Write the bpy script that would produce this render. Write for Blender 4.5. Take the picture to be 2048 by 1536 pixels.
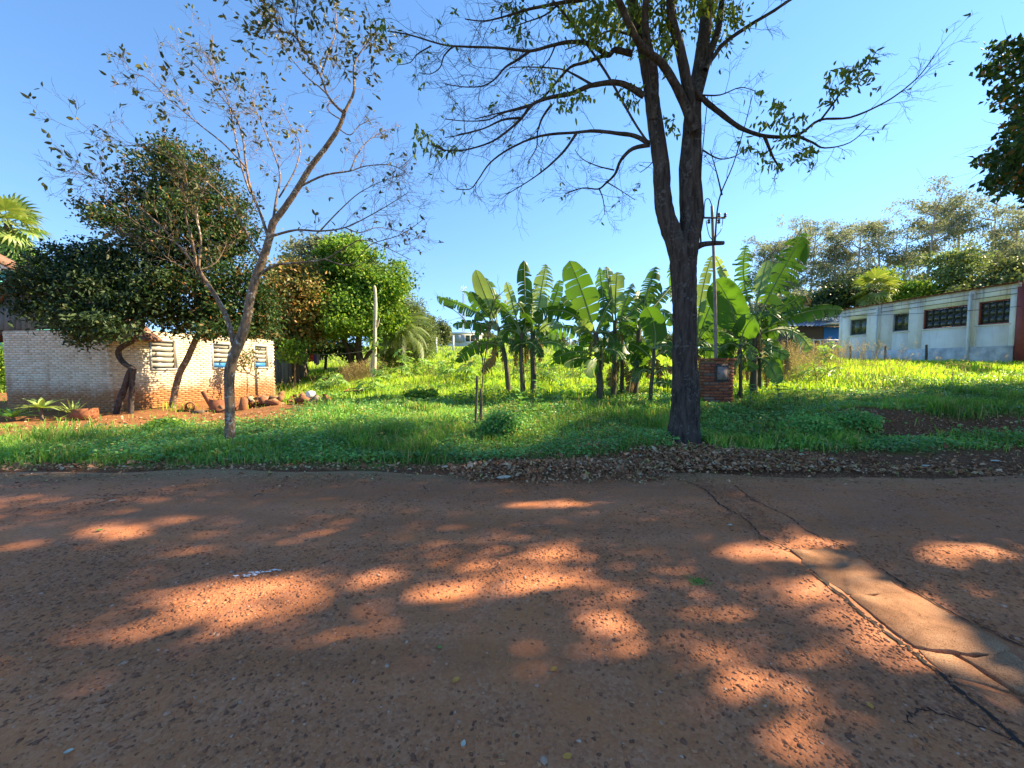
import bpy, math, random
import numpy as np
from math import radians, sin, cos, tan, pi, atan, sqrt
from mathutils import Matrix, Vector

# ------------------------------------------------------------------ camera, sky, sun, exposure
for o in list(bpy.data.objects): bpy.data.objects.remove(o)
SC = bpy.context.scene
COL = SC.collection
EYE = 1.6
PITCH = atan(43 / 800)
FPX = 800.0
cam_d = bpy.data.cameras.new('camera'); cam = bpy.data.objects.new('camera', cam_d); COL.objects.link(cam)
cam.location = (0, 0, EYE); cam.rotation_euler = (pi / 2 - PITCH, 0, 0)
cam_d.sensor_width = 36; cam_d.lens = 36 * FPX / 2048; cam_d.clip_start = 0.05; cam_d.clip_end = 6000
SC.camera = cam

SUN_AZ, SUN_EL = radians(76), radians(37)      # azimuth from +Y towards +X
world = bpy.data.worlds.new('World'); SC.world = world; world.use_nodes = True
wn = world.node_tree.nodes; wl = world.node_tree.links
sky = wn.new('ShaderNodeTexSky'); sky.sky_type = 'NISHITA'; sky.sun_disc = False
sky.sun_elevation = SUN_EL; sky.sun_rotation = SUN_AZ
sky.air_density = 1.0; sky.dust_density = 0.0; sky.ozone_density = 1.8; sky.altitude = 300
hs = wn.new('ShaderNodeHueSaturation'); hs.inputs['Saturation'].default_value = 1.2
tc_ = wn.new('ShaderNodeTexCoord'); up_ = wn.new('ShaderNodeVectorMath'); up_.operation = 'ADD'; up_.inputs[1].default_value = (0, 0, .16)
nrm = wn.new('ShaderNodeVectorMath'); nrm.operation = 'NORMALIZE'      # clear dry air: no white band of haze along the horizon
wl.new(tc_.outputs['Generated'], up_.inputs[0]); wl.new(up_.outputs[0], nrm.inputs[0]); wl.new(nrm.outputs[0], sky.inputs[0])
tint = wn.new('ShaderNodeMix'); tint.data_type = 'RGBA'; tint.blend_type = 'MULTIPLY'; tint.inputs[0].default_value = 1; tint.inputs[7].default_value = (1.0, 0.89, 0.84, 1)   # camera white balance leans warm
wl.new(sky.outputs[0], hs.inputs['Color']); wl.new(hs.outputs[0], tint.inputs[6]); wl.new(tint.outputs[2], wn['Background'].inputs[0])
wn['Background'].inputs[1].default_value = 0.115
sun_d = bpy.data.lights.new('sun', 'SUN'); sun = bpy.data.objects.new('sun', sun_d); COL.objects.link(sun)
sun_d.energy = 4.3; sun_d.angle = radians(0.53); sun_d.color = (1.0, 0.82, 0.54)
SDIR = Vector((sin(SUN_AZ) * cos(SUN_EL), cos(SUN_AZ) * cos(SUN_EL), sin(SUN_EL)))
sun.rotation_euler = SDIR.to_track_quat('Z', 'Y').to_euler()
SC.view_settings.view_transform = 'Standard'; SC.view_settings.look = 'None'
SC.view_settings.gamma = 1; SC.view_settings.use_curve_mapping = False
SC.view_settings.exposure = 1.97
SC.render.engine = 'CYCLES'
cy = SC.cycles
cy.use_denoising = True; cy.max_bounces = 10; cy.diffuse_bounces = 5; cy.glossy_bounces = 3
cy.transmission_bounces = 8; cy.transparent_max_bounces = 6; cy.caustics_reflective = False; cy.caustics_refractive = False
cy.sample_clamp_indirect = 6

R = np.random.default_rng(7)
random.seed(7)

# ------------------------------------------------------------------ geometry helpers
def at(px, py, d):
    u = (px - 1024) / FPX; v = (768 - py) / FPX
    y = cos(PITCH) + v * sin(PITCH); z = -sin(PITCH) + v * cos(PITCH)
    s = d / y
    return np.array([u * s, d, EYE + z * s])

def project(P):
    P = np.atleast_2d(P); q = P - np.array([0, 0, EYE])
    f = q[:, 1] * cos(PITCH) - q[:, 2] * sin(PITCH); u = q[:, 1] * sin(PITCH) + q[:, 2] * cos(PITCH)
    f = np.where(f < .01, .01, f)
    return 1024 + FPX * q[:, 0] / f, 768 - FPX * u / f, f

class MB:
    def __init__(s): s.V = []; s.T = []; s.Q = []; s.n = 0
    def add(s, V, T=None, Q=None):
        V = np.asarray(V, float).reshape(-1, 3)
        if T is not None and len(T): s.T.append(np.asarray(T, int).reshape(-1, 3) + s.n)
        if Q is not None and len(Q): s.Q.append(np.asarray(Q, int).reshape(-1, 4) + s.n)
        s.V.append(V); s.n += len(V)
    def box(s, lo, hi, M=None):
        x0, y0, z0 = lo; x1, y1, z1 = hi
        V = np.array([[x0,y0,z0],[x1,y0,z0],[x1,y1,z0],[x0,y1,z0],[x0,y0,z1],[x1,y0,z1],[x1,y1,z1],[x0,y1,z1]], float)
        if M is not None: V = V @ np.array(M.to_3x3()).T + np.array(M.translation)
        s.add(V, Q=[[3,2,1,0],[4,5,6,7],[0,1,5,4],[1,2,6,5],[2,3,7,6],[3,0,4,7]])
    def mesh(s, name, smooth=False, origin=(0, 0, 0)):
        me = bpy.data.meshes.new(name)
        if not s.V: return me
        V = np.concatenate(s.V) - np.array(origin, float)
        T = np.concatenate(s.T) if s.T else np.zeros((0, 3), int)
        Q = np.concatenate(s.Q) if s.Q else np.zeros((0, 4), int)
        me.vertices.add(len(V)); me.vertices.foreach_set('co', V.astype(np.float32).ravel())
        L = np.concatenate([T.ravel(), Q.ravel()]).astype(np.int32)
        me.loops.add(len(L)); me.loops.foreach_set('vertex_index', L)
        st = np.concatenate([np.arange(len(T)) * 3, len(T) * 3 + np.arange(len(Q)) * 4]).astype(np.int32)
        me.polygons.add(len(st)); me.polygons.foreach_set('loop_start', st)
        if smooth: me.polygons.foreach_set('use_smooth', np.ones(len(st), bool))
        me.update(calc_edges=True)
        return me
    def build(s, name, mat, parent=None, smooth=False, origin=None):
        """mesh given in world coordinates; a child is stored relative to its (unrotated) root"""
        o0 = wloc(parent) if parent is not None else (origin if origin is not None else (0, 0, 0))
        me = s.mesh(name, smooth, o0)
        o = bpy.data.objects.new(name, me); COL.objects.link(o)
        if mat is not None: me.materials.append(mat)
        if parent is not None: o.parent = parent
        elif origin is not None: o.location = origin
        return o
    def local(s, name, mat, parent, smooth=False):
        """mesh given in the parent's own coordinates"""
        me = s.mesh(name, smooth); o = bpy.data.objects.new(name, me); COL.objects.link(o)
        me.materials.append(mat); o.parent = parent
        return o

def wloc(o):
    p = np.zeros(3)
    while o is not None: p += np.array(o.location); o = o.parent
    return p

def tag(o, label=None, cat=None, group=None, kind=None):
    if label: o['label'] = label
    if cat: o['category'] = cat
    if group: o['group'] = group
    if kind: o['kind'] = kind
    return o
def thing(name, label, cat, loc=(0, 0, 0), group=None, rz=0):
    o = bpy.data.objects.new(name, None); COL.objects.link(o); o.location = loc; o.rotation_euler = (0, 0, rz)
    o.empty_display_size = .2
    return tag(o, label, cat, group)
def inst(name, me, parent, loc, rot=(0, 0, 0), sc=(1, 1, 1)):
    o = bpy.data.objects.new(name, me); COL.objects.link(o); o.parent = parent
    o.location = loc; o.rotation_euler = rot; o.scale = sc if hasattr(sc, '__len__') else (sc,) * 3
    return o

def smooth_path(P, k=4):
    P = np.asarray(P, float); n = len(P)
    if n < 3: return np.array([P[0] + (P[-1] - P[0]) * t for t in np.linspace(0, 1, k + 1)])
    out = []
    for i in range(n - 1):
        p0 = P[max(i - 1, 0)]; p1 = P[i]; p2 = P[i + 1]; p3 = P[min(i + 2, n - 1)]
        for t in np.arange(k) / k:
            out.append(.5 * ((2 * p1) + (-p0 + p2) * t + (2*p0 - 5*p1 + 4*p2 - p3) * t**2 + (-p0 + 3*p1 - 3*p2 + p3) * t**3))
    out.append(P[-1]); return np.array(out)

_ang = {k: np.linspace(0, 2 * pi, k, endpoint=False) for k in range(3, 33)}
def tube(mb, P, r, sides=6, rough=0.0, rng=R, cap=False):
    P = np.asarray(P, float); n = len(P); r = np.broadcast_to(np.asarray(r, float), (n,))
    T = np.gradient(P, axis=0); T /= np.linalg.norm(T, axis=1)[:, None] + 1e-9
    ref = np.array([0.31, 0.9, 0.29]) if abs(T[0][1]) < .8 else np.array([1., 0, 0.1])
    A = np.cross(T, ref); A /= np.linalg.norm(A, axis=1)[:, None] + 1e-9
    B = np.cross(T, A)
    a = _ang[sides]
    rr = r[:, None] * np.ones(sides)
    if rough: rr = rr * (1 + rough * rng.standard_normal((n, sides)))
    V = P[:, None, :] + rr[..., None] * (A[:, None, :] * np.cos(a)[None, :, None] + B[:, None, :] * np.sin(a)[None, :, None])
    i = np.arange(n - 1)[:, None] * sides; j = np.arange(sides)[None, :]; j2 = (j + 1) % sides
    Q = np.stack([i + j, i + j2, i + sides + j2, i + sides + j], -1).reshape(-1, 4)
    V = V.reshape(-1, 3); Tt = []
    if cap:
        V = np.vstack([V, P[0], P[-1]]); m = n * sides
        for k in range(sides):
            Tt.append([m, (k + 1) % sides, k]); Tt.append([m + 1, m - sides + k, m - sides + (k + 1) % sides])
    mb.add(V, T=Tt, Q=Q)

def unit(v): v = np.asarray(v, float); return v / (np.linalg.norm(v, axis=-1, keepdims=True) + 1e-9)

def leaves(mb, P, D, L, W, rng, fold=.25, shape=4, nbias=None, curl=.15):
    """P points, D unit directions, L lengths, W half widths: folded leaf blades"""
    n = len(P)
    if n == 0: return
    P = np.asarray(P, float); D = unit(D); L = np.broadcast_to(L, (n,))[:, None]; W = np.broadcast_to(W, (n,))[:, None]
    N = rng.standard_normal((n, 3))
    if nbias is not None: N = N + np.asarray(nbias)
    S = unit(np.cross(D, N)); N = unit(np.cross(S, D))
    if shape == 4:
        V = np.stack([P, P + D*L*.45 + S*W + N*W*fold, P + D*L - N*L*curl, P + D*L*.45 - S*W + N*W*fold], 1)
        b = np.arange(n)[:, None] * 4
        T = np.concatenate([b + [0, 2, 1], b + [0, 3, 2]])
    else:
        V = np.stack([P, P + D*L*.28 + S*W*.85 + N*W*fold, P + D*L*.62 + S*W*.8 + N*W*fold - N*L*curl*.4, P + D*L - N*L*curl,
                      P + D*L*.62 - S*W*.8 + N*W*fold - N*L*curl*.4, P + D*L*.28 - S*W*.85 + N*W*fold], 1)
        b = np.arange(n)[:, None] * 6
        T = np.concatenate([b + [0, 3, 2], b + [0, 2, 1], b + [0, 5, 4], b + [0, 4, 3]])
    mb.add(V.reshape(-1, 3), T=T)

def rand_dirs(n, rng): return unit(rng.standard_normal((n, 3)))

# ------------------------------------------------------------------ terrain
YR = np.array([5.5, 6.0, 8, 10, 12, 15, 19, 24, 30, 60, 100, 200, 3000.])
HL = np.array([-.05, 0, .05, .08, .10, .10, .15, .8, 1.4, 3.6, 5.6, 7, 8])
HC = np.array([-.05, 0, .15, .40, .55, .85, 1.25, 1.6, 1.95, 4.2, 6.3, 7.3, 8])
HR = np.array([-.05, 0, .40, .75, 1.0, 1.3, 1.55, 1.6, 1.75, 3.2, 5.2, 7, 8])
def sstep(a, b, x): t = np.clip((x - a) / (b - a), 0, 1); return t * t * (3 - 2 * t)
def hgt(x, y):
    x = np.asarray(x, float); y = np.asarray(y, float)
    l = np.interp(y, YR, HL); c = np.interp(y, YR, HC); r = np.interp(y, YR, HR)
    wl_ = sstep(-3, -10.5, x); wr = sstep(4, 14, x)
    z = c * (1 - wl_ - wr) + l * wl_ + r * wr
    nz = .03 * np.sin(x * 1.7 + y * .6) + .025 * np.sin(y * 2.3 - x * .9 + 1) + .015 * np.sin(x * 4.1 + 2) * np.sin(y * 3.7)
    z = z + nz * sstep(6, 8, y)
    z = z + .28 * np.exp(-(((x - 7.6) / 1.3) ** 2 + ((y - 8.6) / .7) ** 2)) + .18 * np.exp(-(((x - 10.6) / 1.4) ** 2 + ((y - 8.4) / .8) ** 2))
    z = z + .10 * np.exp(-(((x - 3.0) / .8) ** 2 + ((y - 7.3) / .7) ** 2))
    return z
def heap(x, y):      # the raked leaf heap along the road edge
    return .12 * np.exp(-(((x - .7) / 1.35) ** 4 + ((y - 5.75) / .42) ** 2)) + .09 * np.exp(-(((x - 3.3) / 1.7) ** 4 + ((y - 6.35) / .5) ** 2))
def ground_hit(px, py, d0=1.2, d1=200):
    for d in np.geomspace(d0, d1, 900):
        p = at(px, py, d)
        g = 0 if d < 5.6 else hgt(p[0], d)
        if p[2] <= g: return np.array([p[0], d, g])
    return at(px, py, d1)
def base_at(px, d): X = (px - 1024) / FPX * d; return np.array([X, d, float(hgt(X, d))])

# ------------------------------------------------------------------ materials
def newmat(name):
    m = bpy.data.materials.new(name); m.use_nodes = True
    return m, m.node_tree.nodes, m.node_tree.links, m.node_tree.nodes['Principled BSDF']
def ramp(n, stops, interp='LINEAR'):
    r = n.new('ShaderNodeValToRGB'); r.color_ramp.interpolation = interp
    e = r.color_ramp.elements
    while len(e) > 1: e.remove(e[-1])
    e[0].position = stops[0][0]; e[0].color = (*stops[0][1], 1)
    for p, c in stops[1:]:
        q = e.new(p); q.color = (*c, 1)
    return r
def noise(n, l, scale, detail=4, rough=.55, vec=None, dist=0):
    t = n.new('ShaderNodeTexNoise'); t.inputs['Scale'].default_value = scale; t.inputs['Detail'].default_value = detail
    t.inputs['Roughness'].default_value = rough; t.inputs['Distortion'].default_value = dist
    if vec is not None: l.new(vec, t.inputs['Vector'])
    return t
def objco(n): return n.new('ShaderNodeTexCoord').outputs['Object']
def posco(n): return n.new('ShaderNodeNewGeometry').outputs['Position']
def mapping(n, l, vec, sc=(1, 1, 1), loc=(0, 0, 0)):
    m = n.new('ShaderNodeMapping'); m.inputs['Scale'].default_value = sc; m.inputs['Location'].default_value = loc
    l.new(vec, m.inputs['Vector']); return m.outputs[0]
def mix(n, l, fac, a, b, mode='MIX'):
    m = n.new('ShaderNodeMix'); m.data_type = 'RGBA'; m.blend_type = mode
    for s, v in ((m.inputs[0], fac), (m.inputs[6], a), (m.inputs[7], b)):
        if isinstance(v, (int, float)): s.default_value = v
        elif isinstance(v, tuple): s.default_value = (*v, 1)
        else: l.new(v, s)
    return m.outputs[2]
def math_(n, l, op, a, b=0.0, clamp=False):
    m = n.new('ShaderNodeMath'); m.operation = op; m.use_clamp = clamp
    for s, v in ((m.inputs[0], a), (m.inputs[1], b)):
        if isinstance(v, (int, float)): s.default_value = v
        else: l.new(v, s)
    return m.outputs[0]
def bump(n, l, h, strength, dist, b):
    bp = n.new('ShaderNodeBump'); bp.inputs['Strength'].default_value = strength; bp.inputs['Distance'].default_value = dist
    l.new(h, bp.inputs['Height']); l.new(bp.outputs[0], b.inputs['Normal']); return bp

def leafmat(name, stops, trans=.45, rough=.45, tgain=1.5, spec=.4, tshift=(1.25, 1.15, .45), gain=1.4):
    """per-leaf colour from stops [(pos,col)...]; translucent"""
    m, n, l, b = newmat(name)
    stops = [(p, tuple(min(.8, k * gain) for k in c)) for p, c in stops]
    g = n.new('ShaderNodeNewGeometry')
    r = ramp(n, stops); l.new(g.outputs['Random Per Island'], r.inputs[0])
    nz = noise(n, l, .7, 2, .5, g.outputs['Position'])
    v = n.new('ShaderNodeMapRange'); v.inputs[1].default_value = .3; v.inputs[2].default_value = .7; v.inputs[3].default_value = .72; v.inputs[4].default_value = 1.25
    l.new(nz.outputs[0], v.inputs[0])
    c = mix(n, l, 1.0, r.outputs[0], v.outputs[0], 'MULTIPLY')
    l.new(c, b.inputs['Base Color']); b.inputs['Roughness'].default_value = rough; b.inputs['Specular IOR Level'].default_value = spec
    t = n.new('ShaderNodeBsdfTranslucent')
    tc = mix(n, l, 1.0, c, tuple(min(1, tgain * k) for k in tshift) if tgain <= 1 else tuple(tgain * k for k in tshift), 'MULTIPLY')
    l.new(tc, t.inputs['Color'])
    ms = n.new('ShaderNodeMixShader'); ms.inputs[0].default_value = trans
    l.new(b.outputs[0], ms.inputs[1]); l.new(t.outputs[0], ms.inputs[2])
    l.new(ms.outputs[0], n['Material Output'].inputs['Surface'])
    return m
def barkmat(name, c1, c2, c3=None, scale=14, bstr=.8, bdist=.02, stretch=.22):
    m, n, l, b = newmat(name)
    p = mapping(n, l, posco(n), (1, 1, stretch))
    t1 = noise(n, l, scale, 6, .65, p, .4); t2 = noise(n, l, 6, 4, .6, posco(n))
    r = ramp(n, [(.32, c1), (.62, c2)]); l.new(t1.outputs[0], r.inputs[0])
    c = r.outputs[0]
    if c3 is not None:
        r2 = ramp(n, [(.50, (0, 0, 0)), (.58, (1, 1, 1))]); l.new(t2.outputs[0], r2.inputs[0])
        t3 = noise(n, l, 22, 3, .6, posco(n)); r3 = ramp(n, [(.5, (0, 0, 0)), (.6, (1, 1, 1))]); l.new(t3.outputs[0], r3.inputs[0])
        f = math_(n, l, 'MULTIPLY', r2.outputs[0], r3.outputs[0])
        c = mix(n, l, f, c, c3)
    l.new(c, b.inputs['Base Color']); b.inputs['Roughness'].default_value = .9; b.inputs['Specular IOR Level'].default_value = .2
    bump(n, l, t1.outputs[0], bstr, bdist, b)
    return m
def plain(name, c, rough=.7, var=.25, scale=6, metal=0, bstr=0, spec=.4):
    m, n, l, b = newmat(name)
    t = noise(n, l, scale, 5, .6, posco(n))
    r = ramp(n, [(.3, tuple(k * (1 - var) for k in c)), (.7, tuple(min(1, k * (1 + var)) for k in c))]); l.new(t.outputs[0], r.inputs[0])
    l.new(r.outputs[0], b.inputs['Base Color']); b.inputs['Roughness'].default_value = rough; b.inputs['Metallic'].default_value = metal
    b.inputs['Specular IOR Level'].default_value = spec
    if bstr:
        t2 = noise(n, l, scale * 8, 4, .6, posco(n)); bump(n, l, t2.outputs[0], bstr, .01, b)
    return m
def islandmat(name, stops, rough=.85, interp='LINEAR', spec=.3, bstr=0):
    m, n, l, b = newmat(name)
    g = n.new('ShaderNodeNewGeometry'); oi = n.new('ShaderNodeObjectInfo')
    f = math_(n, l, 'FRACT', math_(n, l, 'ADD', g.outputs['Random Per Island'], oi.outputs['Random']))
    r = ramp(n, stops, interp); l.new(f, r.inputs[0])
    nz = noise(n, l, 30, 4, .6, g.outputs['Position'])
    v = n.new('ShaderNodeMapRange'); v.inputs[1].default_value = .3; v.inputs[2].default_value = .7; v.inputs[3].default_value = .75; v.inputs[4].default_value = 1.2
    l.new(nz.outputs[0], v.inputs[0])
    l.new(mix(n, l, 1.0, r.outputs[0], v.outputs[0], 'MULTIPLY'), b.inputs['Base Color'])
    b.inputs['Roughness'].default_value = rough; b.inputs['Specular IOR Level'].default_value = spec
    if bstr: bump(n, l, nz.outputs[0], bstr, .01, b)
    return m

M = {}
# asphalt worn to stone and red dust
def road_mat():
    m, n, l, b = newmat('red_dusted_asphalt')
    p = posco(n)
    big = noise(n, l, .55, 5, .6, p, .6); mid = noise(n, l, 3.2, 5, .6, p); fine = noise(n, l, 70, 3, .7, p)
    vo = n.new('ShaderNodeTexVoronoi'); vo.inputs['Scale'].default_value = 62; l.new(p, vo.inputs['Vector'])
    dust = ramp(n, [(.32, (.38, .142, .058)), (.48, (.46, .160, .055)), (.62, (.53, .175, .053)), (.75, (.58, .19, .055))]); l.new(big.outputs[0], dust.inputs[0])
    stone = ramp(n, [(0, (.28, .108, .058)), (.5, (.42, .170, .086)), (1, (.50, .245, .135))]); l.new(vo.outputs['Color'], stone.inputs[0])
    f = ramp(n, [(.35, (1, 1, 1)), (.62, (.15, .15, .15))]); l.new(math_(n, l, 'ADD', math_(n, l, 'MULTIPLY', mid.outputs[0], .6), math_(n, l, 'MULTIPLY', fine.outputs[0], .4)), f.inputs[0])
    c = mix(n, l, f.outputs[0], dust.outputs[0], stone.outputs[0])
    tr_ = noise(n, l, 1.0, 4, .6, mapping(n, l, p, (.12, 1.1, 1)), .3); tm = n.new('ShaderNodeMapRange'); tm.inputs[1].default_value = .35; tm.inputs[2].default_value = .65; tm.inputs[3].default_value = .78; tm.inputs[4].default_value = 1.22; l.new(tr_.outputs[0], tm.inputs[0])
    c = mix(n, l, 1.0, c, tm.outputs[0], 'MULTIPLY')
    # straw and dust swept against the far edge, ragged
    sx = n.new('ShaderNodeSeparateXYZ'); l.new(p, sx.inputs[0])
    ey = math_(n, l, 'ADD', sx.outputs[1], math_(n, l, 'MULTIPLY', mid.outputs[0], 1.1))
    er = n.new('ShaderNodeMapRange'); er.inputs[1].default_value = 5.65; er.inputs[2].default_value = 6.3; l.new(ey, er.inputs[0])
    sp = noise(n, l, 130, 2, .5, mapping(n, l, p, (1, .5, 1))); sr = ramp(n, [(.45, (.16, .10, .055)), (.6, (.34, .26, .12))]); l.new(sp.outputs[0], sr.inputs[0])
    c = mix(n, l, math_(n, l, 'MULTIPLY', er.outputs[0], .75), c, sr.outputs[0])
    l.new(c, b.inputs['Base Color']); b.inputs['Roughness'].default_value = .85; b.inputs['Specular IOR Level'].default_value = .25
    hh = math_(n, l, 'ADD', math_(n, l, 'MULTIPLY', vo.outputs['Distance'], -1.0), math_(n, l, 'MULTIPLY', fine.outputs[0], .5))
    bump(n, l, hh, .45, .008, b)
    return m
M['road'] = road_mat()
def ground_mat():
    m, n, l, b = newmat('verge_soil')
    p = posco(n)
    at_ = n.new('ShaderNodeVertexColor'); at_.layer_name = 'soil'
    t = noise(n, l, 2.5, 6, .65, p); t2 = noise(n, l, 40, 4, .6, p)
    red = ramp(n, [(.3, (.20, .085, .036)), (.7, (.34, .155, .06))]); l.new(t.outputs[0], red.inputs[0])
    turf = ramp(n, [(.3, (.08, .09, .03)), (.5, (.13, .17, .04)), (.72, (.22, .27, .05))]); l.new(t.outputs[0], turf.inputs[0])
    s = n.new('ShaderNodeSeparateColor'); l.new(at_.outputs[0], s.inputs[0])
    c = mix(n, l, s.outputs[0], turf.outputs[0], red.outputs[0])
    dk = ramp(n, [(.35, (.12, .055, .03)), (.65, (.24, .11, .055))]); l.new(t2.outputs[0], dk.inputs[0])
    c = mix(n, l, s.outputs[1], c, dk.outputs[0])
    l.new(c, b.inputs['Base Color']); b.inputs['Roughness'].default_value = .95; b.inputs['Specular IOR Level'].default_value = .1
    bump(n, l, t2.outputs[0], .7, .03, b)
    return m
M['ground'] = ground_mat()
M['gravel'] = islandmat('road_stones', [(0, (.16, .066, .036)), (.45, (.33, .138, .068)), (.75, (.48, .175, .066)), (.98, (.45, .22, .12)), (1, (.5, .34, .25))], .85)
def concrete():
    m, n, l, b = newmat('dusty_concrete'); p = posco(n)
    a = noise(n, l, 5, 6, .65, p, .5); f = noise(n, l, 160, 3, .6, p); c_ = noise(n, l, 28, 5, .7, p)
    r = ramp(n, [(.3, (.23, .11, .055)), (.5, (.33, .165, .085)), (.7, (.40, .23, .13))]); l.new(a.outputs[0], r.inputs[0])
    g = ramp(n, [(.36, (.45, .42, .4)), (.5, (1, 1, 1))]); l.new(f.outputs[0], g.inputs[0])
    st = ramp(n, [(.6, (1, 1, 1)), (.68, (.5, .42, .36))]); l.new(c_.outputs[0], st.inputs[0])
    c = mix(n, l, 1.0, mix(n, l, 1.0, r.outputs[0], g.outputs[0], 'MULTIPLY'), st.outputs[0], 'MULTIPLY')
    l.new(c, b.inputs['Base Color']); b.inputs['Roughness'].default_value = .92; b.inputs['Specular IOR Level'].default_value = .2
    bump(n, l, math_(n, l, 'ADD', f.outputs[0], c_.outputs[0]), .5, .006, b); return m
M['concrete'] = concrete(); M['crackfill'] = plain('dark_crack', (.03, .02, .015), .95, .4, 30)
M['litter'] = islandmat('dry_leaf_litter', [(0, (.20, .085, .045)), (.4, (.38, .17, .08)), (.68, (.50, .26, .13)), (.86, (.6, .40, .24)), (.93, (.5, .43, .29)), (.97, (.48, .36, .08)), (1, (.22, .27, .10))], .8)
M['straw'] = islandmat('straw_bits', [(0, (.16, .10, .05)), (.6, (.32, .25, .11)), (1, (.38, .34, .15))], .9)
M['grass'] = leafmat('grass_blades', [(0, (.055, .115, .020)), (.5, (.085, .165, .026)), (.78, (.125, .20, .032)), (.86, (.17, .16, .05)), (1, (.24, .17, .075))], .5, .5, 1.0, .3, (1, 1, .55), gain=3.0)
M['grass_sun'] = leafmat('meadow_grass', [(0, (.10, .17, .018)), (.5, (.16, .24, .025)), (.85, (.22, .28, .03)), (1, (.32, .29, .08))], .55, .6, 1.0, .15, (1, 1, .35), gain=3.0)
M['cover'] = leafmat('ground_cover', [(0, (.030, .078, .022)), (.5, (.048, .115, .028)), (.88, (.07, .15, .03)), (.94, (.13, .15, .04)), (1, (.17, .10, .04))], .35, .42, 1.0, .5, (1, 1, .5), gain=3.6)
M['dry'] = leafmat('dry_seed_stalks', [(0, (.22, .15, .08)), (.6, (.33, .25, .13)), (1, (.30, .28, .10))], .35, .7, 1.0, .2, (1, .95, .7))
M['banana'] = leafmat('banana_leaf', [(0, (.055, .13, .028)), (.5, (.075, .17, .032)), (1, (.11, .21, .036))], .52, .36, 1.0, .55, (1.0, 1.0, .22), gain=1.1)
M['banana_pale'] = leafmat('banana_leaf_waxy_underside', [(0, (.17, .25, .10)), (1, (.23, .31, .13))], .42, .5, 1.0, .4, (1.0, 1.0, .35))
M['banana_dry'] = leafmat('banana_leaf_dried', [(0, (.13, .075, .035)), (.7, (.22, .13, .05)), (1, (.30, .19, .05))], .4, .7, 1.0, .2, (1, .9, .5))
M['midrib'] = plain('banana_midrib', (.22, .27, .10), .5, .15)
def stem_mat():
    m, n, l, b = newmat('banana_pseudostem')
    p = mapping(n, l, posco(n), (14, 14, 1.2)); t = noise(n, l, 1.6, 5, .65, p)
    r = ramp(n, [(.3, (.022, .016, .012)), (.5, (.075, .06, .032)), (.68, (.12, .12, .045)), (.8, (.24, .19, .11))]); l.new(t.outputs[0], r.inputs[0])
    l.new(r.outputs[0], b.inputs['Base Color']); b.inputs['Roughness'].default_value = .65; bump(n, l, t.outputs[0], .6, .02, b); return m
M['pseudostem'] = stem_mat()
M['castor'] = leafmat('castor_leaf', [(0, (.14, .27, .05)), (.6, (.22, .36, .09)), (1, (.32, .42, .20))], .45, .35, 1.0, .6, (1, 1, .4))
M['castor_stem'] = plain('castor_stem', (.16, .20, .08), .6)
M['bark_dark'] = barkmat('dark_furrowed_bark', (.02, .015, .013), (.095, .072, .06), (.12, .11, .10), 16, 1.0, .035, .16)
M['bark_pale'] = barkmat('pale_lichen_bark', (.075, .047, .03), (.29, .195, .125), (.5, .46, .4), 24, 1.0, .02, .3)
M['bark_mid'] = barkmat('brown_bark', (.035, .025, .019), (.11, .082, .06), None, 14, .8, .02, .2)
M['bark_euc'] = barkmat('pale_eucalypt_bark', (.28, .22, .17), (.5, .42, .35), None, 4, .3, .02, .2)
M['leaf_big'] = leafmat('street_tree_leaf', [(0, (.05, .085, .018)), (.55, (.09, .125, .024)), (.9, (.14, .17, .035)), (1, (.22, .19, .04))], .5, .5, 1.0, .25, (1.1, 1, .35), gain=1.9)
M['leaf_bare'] = leafmat('sparse_tree_leaf', [(0, (.040, .052, .020)), (.6, (.075, .085, .028)), (.9, (.13, .12, .035)), (1, (.22, .15, .05))], .3, .5, 1.0, .4, (1.1, 1, .4))
M['leaf_dark'] = leafmat('dark_evergreen_leaf', [(0, (.014, .030, .012)), (.6, (.026, .050, .018)), (.93, (.045, .072, .024)), (1, (.12, .11, .05))], .25, .5, 1.0, .25, (1, 1, .4))
M['leaf_flush'] = leafmat('evergreen_leaf_with_flush', [(0, (.018, .042, .015)), (.6, (.034, .072, .02)), (.84, (.065, .105, .026)), (.93, (.15, .085, .032)), (1, (.26, .11, .04))], .3, .5, 1.0, .25, (1, 1, .4))
M['leaf_street'] = leafmat('street_evergreen_leaf', [(0, (.05, .085, .022)), (.6, (.09, .13, .03)), (.93, (.14, .17, .04)), (1, (.22, .16, .06))], .5, .5, 1.0, .2, (1.15, 1, .4), gain=1.7)
M['leaf_green'] = leafmat('bright_tree_leaf', [(0, (.045, .10, .018)), (.5, (.08, .155, .024)), (.85, (.14, .215, .03)), (1, (.24, .26, .04))], .45, .5, 1.0, .25, (1, 1, .35), gain=2.0)
M['leaf_rust'] = leafmat('rusty_tree_leaf', [(0, (.06, .085, .02)), (.5, (.11, .11, .028)), (.8, (.21, .13, .04)), (1, (.30, .16, .05))], .35, .5, 1.0, .35, (1, 1, .5), gain=1.9)
M['leaf_feather'] = leafmat('feathery_leaf', [(0, (.085, .13, .045)), (.6, (.13, .18, .06)), (1, (.20, .23, .09))], .4, .5, 1.0, .3, (1, 1, .5))
M['leaf_euc'] = leafmat('eucalypt_leaf', [(0, (.085, .10, .062)), (.6, (.11, .125, .078)), (1, (.165, .165, .105))], .45, .65, 1.0, .08, (1, 1, .75), gain=2.3)
M['leaf_far'] = leafmat('far_tree_leaf', [(0, (.06, .085, .035)), (.6, (.10, .13, .045)), (1, (.16, .18, .06))], .3, .6, 1.0, .3, (1, 1, .5))
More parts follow.
